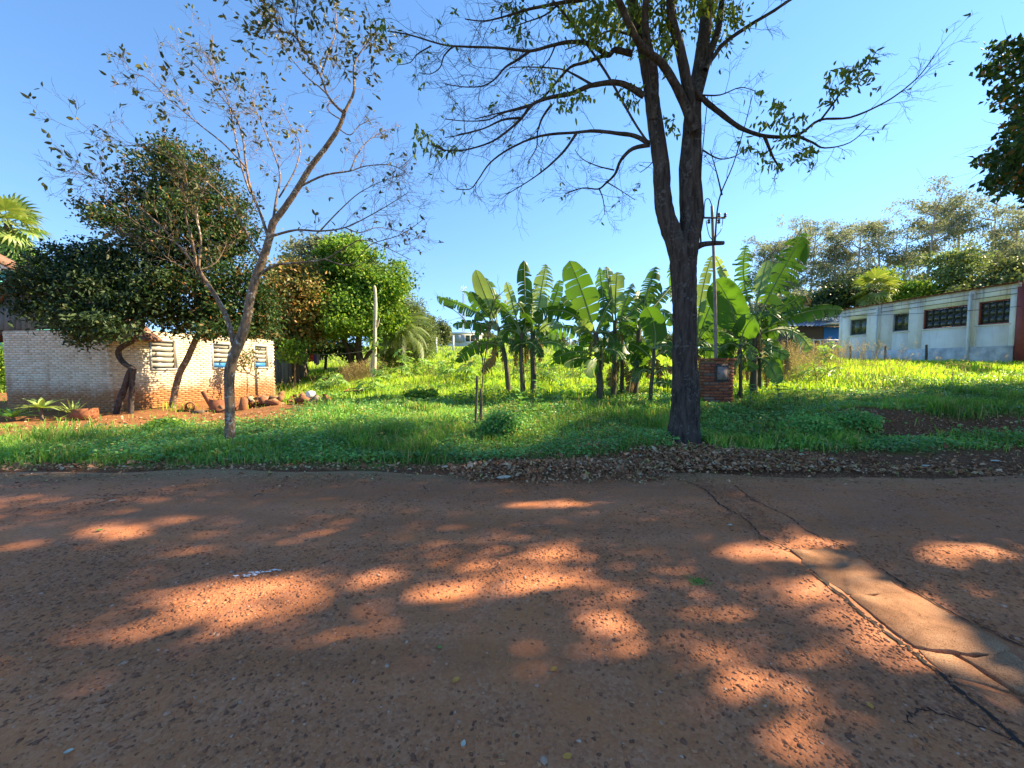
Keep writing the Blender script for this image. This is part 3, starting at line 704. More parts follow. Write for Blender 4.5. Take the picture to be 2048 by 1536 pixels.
    # shrunken dark stains where fence posts once stood are real posts beside the plinth
    for k, y in enumerate((26.6, 25.6, 23.2, 20.9)):
        p = np.array([X - .55, y, float(hgt(X - .55, y))]); m_ = MB()
        tube(m_, [p - (0, 0, .2), p + (.02, .02, .5), p + (0, .03, 1.0)], [.06, .055, .05], 8, .06, cap=True)
        tag(m_.build('fence_post', M['wood_grey'], origin=p), 'dark wooden stake %s' % ['at the far corner of the white building', 'below the far green window of the white building', 'below the second window of the white building', 'below the wide barred window of the white building'][k], 'post', 'stakes along the white building')
right_building()

def blue_shed():
    d = 42; h = thing('blue_shed', 'low blue shed with grey-blue metal roof beside the white building', 'shed', (base_at(1630, d)))
    x0, x1 = 28.5, 40; b = float(hgt(30, d)); m_ = MB(); m_.box((x0, d, b - .5), (x1, d + 6, b + 3.4)); m_.build('wall', M['wood_grey'], h)
    zt = b + 3.4
    m_ = MB(); n = 60; xs = np.linspace(x0 - .6, x1 + .4, n); zz = .05 * np.cos(np.arange(n) * pi)
    V = np.concatenate([np.stack([xs, np.full(n, d - 1.4), zt - .5 + zz], -1), np.stack([xs, np.full(n, d + 5), zt + 1.6 + zz], -1)])
    i = np.arange(n - 1); m_.add(V, Q=np.stack([i, i + 1, n + i + 1, n + i], -1)); m_.build('roof', M['tin_blue'], h)
    m_ = MB(); m_.box((32.5, d - .12, b - .1), (34.6, d - .02, b + 2.9)); m_.build('door', M['blue_wall'], h)
    m_ = MB(); m_.box((31.6, d - 2.2, b + 3.05), (35, d - .2, b + 3.15)); m_.build('canopy', M['white'], h)
    for k in range(7):
        m_ = MB(); x = 28 + k * .65; tube(m_, [(x, d - 3, b - .3), (x, d - 3, b + 1.35)], .05, 6); 
        m_.build('baluster', M['white'], h)
    m_ = MB(); m_.box((27.9, d - 3.04, b + 1.35), (32, d - 2.96, b + 1.45)); m_.build('handrail', M['white'], h)
blue_shed()

def far_house():
    d = 92; c = base_at(934, d); b = c[2]; h = thing('flat_roofed_house', 'distant white flat-roofed house at the top of the meadow', 'house', c)
    x = c[0]; W = 3.1
    m_ = MB(); m_.box((x - W, d, b - 1), (x + W, d + 5, b + 2.9)); m_.build('wall', M['white'], h)
    m_ = MB(); m_.box((x - W - .3, d - .7, b + 2.9), (x + W + .3, d + 5.2, b + 3.25)); m_.build('roof', M['pvc'], h)
    m_ = MB(); m_.box((x - W + .5, d - .6, b + 1.0), (x - .6, d - .02, b + 2.6)); m_.build('screen_wall', M['frame_grey'], h)
    for k in range(3):
        m_ = MB(); xa = x - .2 + k * 1.1; m_.box((xa, d - .1, b + 1.2), (xa + .95, d - .02, b + 2.6)); m_.build('window', M['blue_wall'] if 0 else M['pane_green'], h)
    m_ = MB(); m_.box((x - .3, d - .5, b + .8), (x + W, d - .4, b + 1.15)); m_.build('balcony_rail', M['white'], h)
    d = 120; c = base_at(904, d)
    h = thing('brown_roofed_house', 'distant low house with hipped brown roof beside the white house', 'house', c); b = c[2]; x = c[0]
    m_ = MB(); m_.box((x - 4, d, b - 1), (x + 4, d + 6, b + 2.2)); m_.build('wall', M['pvc'], h)
    m_ = MB(); m_.add([[x-4.6,d-.5,b+2.2],[x+4.6,d-.5,b+2.2],[x+4.6,d+6.5,b+2.2],[x-4.6,d+6.5,b+2.2],[x-2,d+3,b+4.6],[x+2,d+3,b+4.6]], T=[[3,0,4],[1,2,5]], Q=[[0,1,5,4],[2,3,4,5],[3,2,1,0]]); m_.build('roof', M['rooftile'], h)
far_house()

def teal_house():
    d = 25; p = at(30, 600, d); b = float(hgt(p[0], d)); h = thing('teal_house', 'teal house with brown tiled roof behind the board gable', 'house', (p[0], d, b))
    m_ = MB(); xr = at(48, 600, d)[0]; zt = at(30, 541, d)[2]
    m_.box((xr - 7, d, b - .5), (xr, d + 7, zt)); m_.build('wall', M['teal'], h)
    pk = xr - 3.5; zp = at(0, 512, d)[2] + 1.1
    m_ = MB(); m_.add([[xr - 7, d + .01, zt + .004], [xr, d + .01, zt + .004], [pk, d + .01, zp - .1]], T=[[0, 1, 2]]); m_.add([[xr-7, d+.08, zt+.004], [xr, d+.08, zt+.004], [pk, d+.08, zp-.1]], T=[[0,2,1]]); m_.build('gable_wall', M['white'], h)
    for s_ in (-1, 1):
        xe = pk + s_ * 3.95; ze = zt - .12; m_ = MB()
        m_.add([[pk, d - .5, zp], [pk, d + .5, zp], [xe, d + .5, ze], [xe, d - .5, ze], [pk, d - .5, zp - .22], [pk, d + .5, zp - .22], [xe, d + .5, ze - .22], [xe, d - .5, ze - .22]],
               Q=[[0,1,2,3],[7,6,5,4],[3,2,6,7],[0,3,7,4],[1,5,6,2]]); m_.build('roof_slope', M['rooftile'], h)
teal_house()

def back_shed():      # lean-to behind the brick house, laundry in front of it
    d = 21.5; x = at(556, 700, d)[0]; b = float(hgt(x, d)); h = thing('board_shed', 'grey board lean-to behind the brick house', 'shed', (x, d, b))
    xx = x - 2.0
    while xx < x + .55:
        m_ = MB(); m_.box((xx, d + R.uniform(-.01, .01), b - .4), (xx + .17, d + .03, b + 2.0 + R.uniform(-.05, .05))); m_.build('board', M['boards'], h); xx += .18
    m_ = MB(); m_.box((x - 2.1, d - .3, b + 2.1), (x + .7, d + 2.2, b + 2.16)); m_.build('roof', M['tin_blue'], h)
    m_ = MB(); m_.box((x + .5, d + .05, b - .4), (x + .54, d + 2, b + 2.08)); m_.build('side_wall', M['wood_grey'], h)
back_shed()

# cell tower far behind
def tower():
    d = 330; x = at(927, 600, d)[0]; b = float(hgt(x, d)); top = at(927, 572, d)[2]
    h = thing('lattice_tower', 'distant lattice telephone mast rising left of the banana clump', 'tower', (x, d, b))
    m_ = MB(); H = top - b - 6; n = 14
    def c(k, i):
        w = 1.9 - 1.1 * i / n; a = pi / 4 + k * pi / 2; return np.array([x + w * cos(a), d + w * sin(a), b + H * i / n])
    for k in range(4):
        tube(m_, [c(k, 0), c(k, n)], .13, 4)
        for i in range(n): tube(m_, [c(k, i), c((k + 1) % 4, i + 1)], .07, 3); tube(m_, [c((k + 1) % 4, i), c(k, i + 1)], .07, 3); tube(m_, [c(k, i), c((k + 1) % 4, i)], .07, 3)
    m_.build('mast', M['steel'], h)
    m_ = MB(); tube(m_, [(x, d, b + H), (x, d, top + 1)], .08, 5)
    for k in range(9):
        a = k * 2 * pi / 9; px_, py_ = x + 2.2 * cos(a), d + 2.2 * sin(a); z = b + H + (2.2 if k % 2 else 4.2)
        m_.box((px_ - .16, py_ - .1, z - 1.2), (px_ + .16, py_ + .1, z + 1.2)); tube(m_, [(x, d, z), (px_, py_, z)], .07, 3)
    m_.build('antennas', M['white'], h)
tower()

# meadow fence posts
for k, (px, lab) in enumerate([(873, 'left of the lattice mast'), (907, 'below the distant white house'), (1140, 'behind the middle banana clump'), (1412, 'behind the brick meter pillar'), (832, 'beside the feathery palm')]):
    d = 44; p = base_at(px, d); m_ = MB(); m_.box((p[0] - .09, d - .09, p[2] - .3), (p[0] + .09, d + .09, p[2] + 1.7)); m_.box((p[0] - .11, d - .11, p[2] + 1.7), (p[0] + .11, d + .11, p[2] + 1.78))
    tag(m_.build('fence_post', M['pvc'], origin=p), 'pale concrete fence post in the meadow ' + lab, 'post', 'meadow fence posts')

# ------------------------------------------------------------------ brick meter pillar with mast
def pillar():
    d = 10.5; x0, x1 = at(1411, 760, d)[0], at(1468, 760, d)[0]; b = float(hgt((x0 + x1) / 2, d)) - .02; D = .46
    h = thing('brick_meter_pillar', 'red brick meter pillar with small metal door behind the big tree', 'pillar', ((x0 + x1) / 2, d, b))
    T = at(1434, 724, d)[2]; c = .079; rows = int(round((T - b) / c))
    m_ = MB(); m_.box((x0 + .018, d + .018, b - .2), (x1 - .018, d + D - .018, b + rows * c - .004)); core = m_.build('mortar_core', M['pmortar'], h)
    cache = {}
    def brick(cx, cy, z, lx, ly, row):
        key = (round(lx, 2), round(ly, 2))
        if key not in cache:
            q = MB(); a, e, f = lx / 2, ly / 2, .031; k = .005
            V = []
            for zz, ins in ((-f, k), (-f + k, 0), (f - k, 0), (f, k)):
                V += [[-a + ins, -e + ins, zz], [a - ins, -e + ins, zz], [a - ins, e - ins, zz], [-a + ins, e - ins, zz]]
            Q = [[3, 2, 1, 0], [12, 13, 14, 15]]
            for r_ in range(3):
                for j in range(4): j2 = (j + 1) % 4; Q.append([r_*4 + j, r_*4 + j2, r_*4 + 4 + j2, r_*4 + 4 + j])
            q.add(V, Q=Q); me = q.mesh('brick'); me.materials.append(M['brick']); cache[key] = me
        o = inst('brick', cache[key], h, (cx - (x0 + x1) / 2 + R.uniform(-.004, .004), cy - d + R.uniform(-.006, .004), z - b), (R.uniform(-.02, .02), R.uniform(-.012, .012), R.uniform(-.02, .02)))
    dx0, dx1, dz0, dz1 = at(1431, 740, d)[0], at(1457, 740, d)[0], at(1445, 763, d)[2], at(1445, 731, d)[2]
    for r in range(rows + 1):
        z = b + c * (r + .45); top = r == rows; e = .035 if top else 0
        off = .12 if r % 2 else 0
        for yy in (d + .055 - e, d + D - .055 + e):
            x = x0 - e - off * .0; first = True
            xs = [x0 - e]; x = x0 - e + (.13 if r % 2 else .25)
            while x < x1 + e - .06: xs.append(x); x += .25
            xs.append(x1 + e)
            for a, b_ in zip(xs[:-1], xs[1:]):
                if yy < d + .2 and not top and z > dz0 - .03 and z < dz1 + .03:
                    if b_ <= dx0 or a >= dx1: pass
                    else:
                        if a < dx0 - .05: b_ = dx0
                        elif b_ > dx1 + .05: a = dx1
                        else: continue
                if b_ - a > .03: brick((a + b_) / 2, yy, z, b_ - a - .012, .10, r)
        for xx in (x0 + .055 - e, x1 - .055 + e):
            ya, yb = d + .112, d + D - .112
            n = 1
            brick(xx, (ya + yb) / 2, z, .10, yb - ya - .01, r)
        if top: brick((x0 + x1) / 2, d + D / 2, z, x1 - x0 - .22, D - .23, r)
    m_ = MB(); m_.box((dx0 + .002, d - .004, dz0), (dx1 - .002, d + .05, dz1)); m_.build('rendered_recess', M['pmortar'], h)
    m_ = MB(); m_.box((dx0 + .05, d - .028, dz0 + .05), (dx1 - .05, d - .006, dz1 - .03)); dr = m_.build('meter_door', M['mast'], h)
    m_ = MB(); m_.box((dx0 + .06, d - .034, (dz0 + dz1) / 2 - .02), (dx0 + .085, d - .0285, (dz0 + dz1) / 2 + .02)); m_.build('latch', M['rust'], dr)
    # service mast
    pts = [at(1432, 730, d + .22), at(1430, 600, d + .22), at(1427, 500, d + .22), at(1424, 412, d + .22)]
    m_ = MB(); tube(m_, smooth_path(pts), [.043] * 6 + [.036] * 7, 10, cap=True); ms = m_.build('service_mast', M['mast'], h, smooth=True)
    y = d + .22; z = at(1424, 437, y)[2]; xa, xb = at(1403, 437, y)[0], at(1449, 437, y)[0]
    m_ = MB(); m_.box((xa, y - .06, z - .022), (xb, y - .037, z + .022)); m_.build('crossarm', M['wood_grey'], ms)
    for xx, zz in ((xa + .02, z + .07), (xb - .01, z + .07), ((xa + xb) / 2 - .13, z - .09), ((xa + xb) / 2 + .13, z - .09), ((xa + xb) / 2 + .13, z + .07)):
        m_ = MB(); q = np.array([xx, y - .048, zz]); prof = [(.012, -.06), (.035, -.05), (.04, -.02), (.022, 0), (.04, .02), (.035, .045), (.008, .06)]
        tube(m_, [q + (0, 0, k) for _, k in prof], [k for k, _ in prof], 8, cap=True); m_.build('insulator', M['porcelain'], ms, smooth=True)
    m_ = MB(); tube(m_, smooth_path([at(1424, 412, y), at(1418, 398, y), at(1410, 402, y - .02), at(1408, 432, y - .06)], 4), .012, 5)
    tube(m_, smooth_path([at(1446, 436, y - .05), at(1442, 460, y), at(1432, 474, y - .02), at(1431, 486, y - .03)], 4), .010, 5)
    tube(m_, smooth_path([at(1412, 441, y - .05), at(1418, 470, y), at(1427, 482, y - .05)], 4), .010, 5); m_.build('service_wire', M['tyre'], ms)
pillar()

# ------------------------------------------------------------------ trees: skeleton tools
def px_path(pts, d0, d1=None):
    d1 = d0 if d1 is None else d1; n = len(pts)
    return np.array([at(p[0], p[1], d0 + (d1 - d0) * (i / max(1, n - 1)) ** 1.2) for i, p in enumerate(pts)])
def grow(mb, start, dirn, length, r, level, rng, tips, bend=.35, up=.0, nkids=(4, 3), seg=4, spread=.75, shrink=.55, zlim=None):
    """a twig and its children; tip positions are collected in tips"""
    P = [np.array(start)]; d = unit(dirn)
    for i in range(seg):
        d = unit(d + rng.standard_normal(3) * bend * .45 + np.array([0, 0, up]))
        P.append(P[-1] + d * length / seg)
    P = np.array(P); rr = np.linspace(r, max(r * .35, .0016), seg + 1)
    tube(mb, P, rr, 4 if r > .008 else 3, rng=rng)
    tips.append((P[-1], d, level))
    if level <= 0: return
    for k in range(nkids[min(level, len(nkids)) - 1]):
        t = rng.uniform(.25, 1.0); i = min(int(t * seg), seg - 1); q = P[i] + (P[i+1] - P[i]) * (t * seg - i)
        side = unit(np.cross(P[i+1] - P[i], rng.standard_normal(3)))
        nd = unit(unit(P[i+1] - P[i]) + side * spread * rng.uniform(.6, 1.4))
        grow(mb, q, nd, length * shrink * rng.uniform(.6, 1.25), max(r * .55, .002), level - 1, rng, tips, bend, up, nkids, max(3, seg - 1), spread, shrink)
def limb(mb, pts, d0, d1, r0, r1, sides=7, k=4, rough=.03):
    P = smooth_path(px_path(pts, d0, d1), k); n = len(P); dd = P[:, 1]
    r = (r1 + (r0 - r1) * (1 - np.linspace(0, 1, n)) ** 1.5) / FPX * dd if sides < 8 else np.linspace(r0, r1, n) / FPX * dd
    tube(mb, P, r, sides, rough); return P, r
def sprout(mb, P, r, rng, n, L0, tips, level=2, t0=.25, up=.03, bend=.4, spread=.9, nkids=(3, 4), rt=.007):
    m = len(P)
    for k in range(n):
        t = t0 + (1 - t0) * rng.random() ** .8; i = min(int(t * (m - 1)), m - 2)
        q = P[i] + (P[i+1] - P[i]) * rng.random(); tg = unit(P[i+1] - P[i])
        side = unit(np.cross(tg, rng.standard_normal(3)))
        grow(mb, q, unit(tg * .8 + side * spread), L0 * rng.uniform(.5, 1.2) * (1.15 - .5 * t), min(rt, r[i] * .6), level, rng, tips, bend, up, nkids)

# ---- the big street tree -------------------------------------------------------------
def big_tree():
    rng = np.random.default_rng(11); d = 7.25; bz = at(1370, 890, d)
    t = thing('street_tree', 'tall dark-barked forked tree beside the road, nearly bare spreading limbs', 'tree', (bz[0], d, float(hgt(bz[0], d))))
    tr = MB()
    # trunk with a flared foot
    prof = [(1368, 905, 40), (1368, 885, 33), (1369, 850, 28), (1371, 800, 26), (1370, 760, 24.5), (1368, 700, 22.5), (1369, 640, 22), (1368, 580, 22), (1367, 530, 24), (1366, 495, 26), (1364, 470, 24)]
    P = smooth_path([at(a, b, d) for a, b, _ in prof], 6); n = len(P)
    rr = np.interp(np.linspace(0, len(prof) - 1, n), range(len(prof)), [c for *_, c in prof]) / FPX * d
    S = 28; aa = np.linspace(0, 2 * pi, S, endpoint=False); V = []
    for i in range(n):
        fl = max(0, 1 - (P[i][2] - P[0][2]) / .55)
        k = rr[i] * (1 + .05 * np.sin(aa * 5 + i * .12) + .035 * np.sin(aa * 11 + i * .3) + .25 * fl * fl * np.maximum(0, np.sin(aa * 3 + .6)) + .018 * rng.standard_normal(S))
        V.append(np.stack([P[i][0] + k * np.cos(aa), P[i][1] + k * np.sin(aa), np.full(S, P[i][2])], -1))
    i = np.arange(n - 1)[:, None] * S; j = np.arange(S)[None]; j2 = (j + 1) % S
    tr.add(np.concatenate(V), Q=np.stack([i + j, i + j2, i + S + j2, i + S + j], -1).reshape(-1, 4))
    Ls, _ = limb(tr, [(1362, 520), (1350, 480), (1336, 445), (1326, 400), (1322, 330), (1311, 250), (1300, 170), (1288, 100), (1272, 40), (1258, -40), (1240, -160), (1215, -330)], d, d + .4, 20, 7, 14, 5)
    L2s, _ = limb(tr, [(1306, 240), (1308, 150), (1296, 90), (1290, 30), (1300, -60), (1320, -200)], d + .1, d - .8, 9, 5, 10)
    Rs, _ = limb(tr, [(1374, 520), (1380, 470), (1378, 430), (1375, 350), (1379, 280), (1387, 200), (1400, 130), (1411, 50), (1418, -30), (1440, -160), (1470, -330)], d, d + .7, 19, 8, 14, 5)
    R2, _ = limb(tr, [(1374, 500), (1392, 440), (1390, 360), (1392, 280), (1394, 210), (1400, 150)], d + .12, d + .2, 16, 6, 12, 4)
    M1, _ = limb(tr, [(1386, 260), (1378, 190), (1358, 90), (1344, 40), (1338, -40), (1330, -180)], d + .05, d - .5, 11, 6, 10)
    M2, _ = limb(tr, [(1394, 200), (1418, 110), (1436, 60), (1446, -10), (1480, -150)], d + .2, d + 1.2, 8, 4, 8)
    M3, _ = limb(tr, [(1388, 262), (1372, 215), (1348, 165), (1321, 124), (1290, 100), (1270, 72), (1247, 22), (1230, -20), (1200, -120)], d, d - 1.1, 9, 5, 8)
    tr.build('trunk', M['bark_dark'], t, smooth=True)
    br = MB(); tips = []
    limbs = [  # pixel trace, end depth offset, r0, r1, twigs, twig length
        ([(1384, 176), (1408, 200), (1440, 226), (1480, 255), (1520, 270), (1560, 274), (1600, 268), (1640, 240), (1700, 235), (1760, 210), (1800, 185), (1840, 150), (1868, 112)], .6, 7, 1.2, 16, .8),
        ([(1528, 271), (1540, 300), (1548, 318), (1563, 341)], .5, 4, 2, 7, .55),
        ([(1592, 271), (1625, 285), (1650, 296), (1700, 285), (1740, 250)], .1, 3.2, 1, 8, .6),
        ([(1640, 242), (1668, 205), (1690, 175), (1722, 145), (1752, 104)], .9, 2.6, 1, 9, .5),
        ([(1410, 140), (1424, 118), (1450, 85), (1500, 50), (1550, 20), (1592, -8), (1680, -60)], 1.0, 5.5, 3, 12, .9),
        ([(1264, 108), (1230, 100), (1215, 110), (1180, 88), (1140, 84), (1100, 92), (1060, 102), (1000, 96), (920, 93), (880, 88), (820, 70), (775, 62)], -.5, 7, 1.4, 20, .85),
        ([(1212, 110), (1170, 125), (1140, 135), (1110, 168), (1080, 200), (1040, 215), (990, 228), (950, 238)], .6, 4.2, 1.2, 14, .8),
        ([(1060, 102), (1035, 120), (1010, 135), (990, 158), (965, 172), (930, 174), (890, 168)], -.9, 3.2, 1, 12, .7),
        ([(905, 93), (888, 112), (880, 135), (860, 148), (838, 145)], -.2, 2, .8, 8, .45),
        ([(862, 92), (835, 108), (820, 125), (795, 130)], -.4, 1.8, .7, 6, .4),
        ([(1110, 92), (1100, 115), (1085, 135), (1073, 158)], .3, 2, .9, 6, .5),
        ([(1288, 192), (1255, 172), (1225, 165), (1180, 172), (1140, 188), (1100, 195), (1064, 210), (1042, 238), (1010, 266), (980, 285), (930, 300), (890, 300), (862, 288)], -.6, 7.5, 1.3, 20, .9),
        ([(1135, 190), (1095, 196), (1050, 215), (1005, 226), (975, 240), (930, 242), (890, 238)], .9, 3.6, 1, 14, .8),
        ([(1040, 236), (1005, 240), (970, 256), (930, 268), (890, 275)], -1.2, 3, 1, 12, .75),
        ([(1104, 208), (1085, 235), (1075, 265), (1073, 295), (1055, 325)], .7, 3, 1, 9, .6),
        ([(1185, 170), (1150, 150), (1120, 138), (1060, 134), (1020, 135)], 1.4, 3.2, 1, 10, .7),
        ([(1298, 287), (1270, 272), (1230, 266), (1190, 262), (1150, 265), (1080, 272), (1020, 297), (980, 326), (956, 360), (940, 378), (912, 378)], .5, 5.5, 1.1, 16, .8),
        ([(1152, 268), (1130, 300), (1100, 330), (1072, 352), (1045, 370), (1015, 388)], -.7, 3.4, 1, 12, .6),
        ([(1300, 290), (1266, 297), (1242, 320), (1230, 348), (1212, 366), (1196, 378), (1165, 376), (1130, 388)], .8, 5.2, 1.2, 16, .65),
        ([(1198, 377), (1206, 398), (1210, 430)], .9, 1.8, .8, 8, .4),
        ([(1228, 340), (1195, 332), (1165, 318), (1150, 300)], 1.1, 1.8, .8, 8, .45),
        ([(1215, 365), (1240, 380), (1270, 400)], 1.3, 1.5, .7, 6, .4),
        ([(1106, 2), (1130, 30), (1160, 70), (1210, 142), (1250, 212), (1275, 255), (1297, 286)], -.1, 3.0, 2.6, 3, .3),
        ([(1240, -40), (1180, -5), (1120, 6), (1060, 18), (1020, 30), (970, 42), (930, 38)], -.6, 6, 1.2, 16, .9),
        ([(1120, 6), (1090, 30), (1050, 45), (1010, 60)], -.9, 2.4, 1, 8, .7),
        ([(1262, 70), (1220, 62), (1180, 80), (1130, 100)], -.3, 3, 1, 8, .6),
        ([(1365, 60), (1330, 110), (1322, 128)], .2, 3, 2.2, 3, .4),
        ([(1405, 300), (1440, 318), (1475, 310), (1500, 290)], .4, 2, .8, 6, .5),
        ([(1400, 190), (1440, 190), (1480, 175), (1510, 182)], -.5, 2, .8, 7, .5),
        ([(1322, 300), (1300, 330), (1280, 345)], .5, 1.6, .8, 4, .4),
    ]
    for pts, dd, r0, r1, n, L in limbs:
        P, r = limb(br, pts, d + .05, d + dd, r0 * .85, r1 * .8, 7, 4, .05)
        sprout(br, P, r, rng, n, L * 1.05, tips, 2, .2, .0, .5, .95, (3, 3), .0052)
    # stub with suckers
    P, r = limb(br, [(1385, 500), (1402, 490), (1420, 487), (1447, 486)], d, d + .1, 6.5, 4, 9, 3)
    for pts in ([(1402, 489), (1400, 420), (1403, 330), (1410, 250), (1416, 190)], [(1430, 486), (1438, 400), (1466, 330), (1490, 250), (1505, 190)], [(1444, 390), (1432, 340), (1420, 300)]):
        P, r = limb(br, pts, d, d + .2, 1.8, .7, 5); sprout(br, P, r, rng, 5, .5, tips, 1, .4)
    # high crown above the frame
    crown_l = []
    for k in range(26):
        a = rng.uniform(0, 2 * pi); s0 = [Ls, Rs, M1, M2, M3, L2s][k % 6]
        q = s0[-1 - rng.integers(0, max(2, len(s0) // 6))]; e = q + np.array([cos(a) * rng.uniform(1.5, 5.2), sin(a) * rng.uniform(1, 3.6) - 1.5, rng.uniform(.8, 3.2)])
        mid = (q + e) / 2 + np.array([0, 0, .5]); P = smooth_path([q, mid, e], 5); r = np.linspace(.06, .012, len(P)); tube(br, P, r, 6)
        sprout(br, P, r, rng, 6, .9, tips, 1, .3); crown_l.append(P)
    br.build('branches', M['bark_dark'], t, smooth=True)
    lf = MB()
    clusters = [(1030, 10, 26, 22), (1032, 40, 22, 30), (1045, 68, 14, 14), (1150, 30, 40, 30), (1190, 55, 45, 40), (1240, 40, 40, 40), (1265, 80, 30, 25), (1210, 15, 40, 20), (1300, 20, 60, 40), (1330, 60, 25, 40),
                (1330, 100, 15, 30), (1420, 40, 40, 45), (1455, 15, 35, 25), (1425, 90, 25, 25), (1470, 35, 20, 20), (1400, 10, 40, 20), (1120, 168, 30, 18), (1135, 205, 26, 22), (1165, 190, 18, 12), (1065, 162, 14, 12), (1100, 145, 18, 8), (1258, 180, 26, 24), (1265, 205, 14, 12),
                (836, 272, 16, 20), (860, 285, 22, 14), (905, 300, 14, 10), (870, 300, 12, 12), (768, 50, 14, 20), (800, 116, 6, 6), (1338, 240, 12, 16), (1345, 260, 14, 8),
                (1555, 205, 20, 16), (1565, 225, 18, 14), (1545, 245, 30, 12), (1590, 265, 24, 14), (1605, 232, 18, 10), (1655, 205, 18, 10), (1680, 180, 24, 12), (1700, 165, 20, 12), (1720, 140, 22, 12), (1738, 118, 16, 16), (1690, 140, 26, 10), (1660, 150, 12, 10), (1745, 160, 12, 14),
                (1520, 305, 16, 12), (1545, 330, 22, 12), (1600, 312, 22, 14), (1620, 300, 14, 10), (1490, 290, 14, 10), (1575, 285, 30, 10), (1520, 180, 10, 6)]
    for cx, cy_, sx, sy in clusters:
        dense = cy_ < 110 and 1110 < cx < 1500
        n = int(sx * sy * (.13 if dense else .08)) + 5
        dd = d + rng.uniform(-.5, .7) if not dense else d + rng.uniform(-.6, 1.8)
        P = np.array([at(cx + rng.normal(0, sx * .6), cy_ + rng.normal(0, sy * .6), dd + rng.normal(0, .15)) for _ in range(n)])
        D = unit(rng.standard_normal((n, 3)) * .55 + np.array([rng.uniform(-.5, .5), 0, -.9]))
        leaves(lf, P, D, rng.uniform(.085, .15, n), rng.uniform(.018, .030, n), rng, .3, 6)
        # a spray of fine stems carrying the cluster
    for p, dv, lv in tips:
        if rng.random() < .035:
            n = rng.integers(1, 4); D = unit(rng.standard_normal((n, 3)) + np.array([0, 0, -.8])); leaves(lf, np.repeat(p[None], n, 0), D, rng.uniform(.07, .13, n), .02, rng, .3, 6)
    # crown leaves above the frame (they shade the road)
    Pn = []
    for P in crown_l:
        k = 900; i = rng.integers(len(P) // 3, len(P), k); Pn.append(P[i] + rng.normal(0, .48, (k, 3)))
    Pn = np.concatenate(Pn); u, v, f = project(Pn); Pn = Pn[(v < -110) | (u < -50) | (u > 2100)]
    Pn = gap_filter(Pn, rng)
    leaves(lf, Pn, unit(rng.standard_normal((len(Pn), 3)) + np.array([0, 0, -.5])), rng.uniform(.16, .26, len(Pn)), rng.uniform(.04, .065, len(Pn)), rng, .2, 4)
    lf.build('foliage', M['leaf_big'], t)
# sun flecks: openings in the high crowns, given by where their light lands on the road
FLECKS = [(215, 1072, 80, 22, 0), (345, 1043, 50, 9, 0), (30, 1095, 45, 14, 0), (420, 1225, 200, 62, -.12), (560, 1180, 120, 26, 0), (330, 1190, 60, 18, 0), (720, 1160, 85, 17, 0), (880, 1192, 75, 24, 0), (1075, 1165, 75, 24, 0), (1100, 1110, 60, 13, 0), (970, 1075, 50, 7, 0),
          (640, 1295, 50, 40, 0), (50, 1335, 80, 30, -.3), (1560, 1098, 150, 32, -.1), (1660, 1150, 60, 35, .3), (1800, 1215, 170, 45, .45), (1900, 1120, 170, 12, 0), (1960, 1095, 140, 10, 0), (1580, 1190, 70, 20, 0), (1750, 1270, 110, 34, .4), (1900, 1330, 120, 40, .5),
          (1560, 1390, 150, 45, .35), (1620, 1460, 120, 60, .45), (1970, 1190, 110, 14, .1), (1750, 1340, 60, 30, .4), (1240, 1260, 100, 22, .1), (1120, 1010, 120, 8, 0), (2000, 1400, 60, 60, .5), (1350, 1500, 60, 30, .2)]
def gap_filter(P, rng, hold=.985):
    t = P[:, 2] / SDIR[2]; G = P - t[:, None] * np.array(SDIR); G[:, 2] = 0
    u, v, f = project(G); kill = np.zeros(len(P), bool)
    for cx, cy_, a, b, an in FLECKS:
        gd = 1280 / (cy_ - 725); wd_ = .07 if cx > 1400 else .02; a += wd_ * 800 / gd; b += wd_ * .8 * 1280 / gd ** 2
        du, dv = u - cx, v - cy_; x = du * cos(an) + dv * sin(an); y = -du * sin(an) + dv * cos(an)
        q = (x / a) ** 2 + (y / b) ** 2
        kill |= (q < rng.uniform(.5, 1.1, len(P))) & (G[:, 1] > .5)
    kill &= rng.random(len(P)) < hold
    return P[~kill]
big_tree()

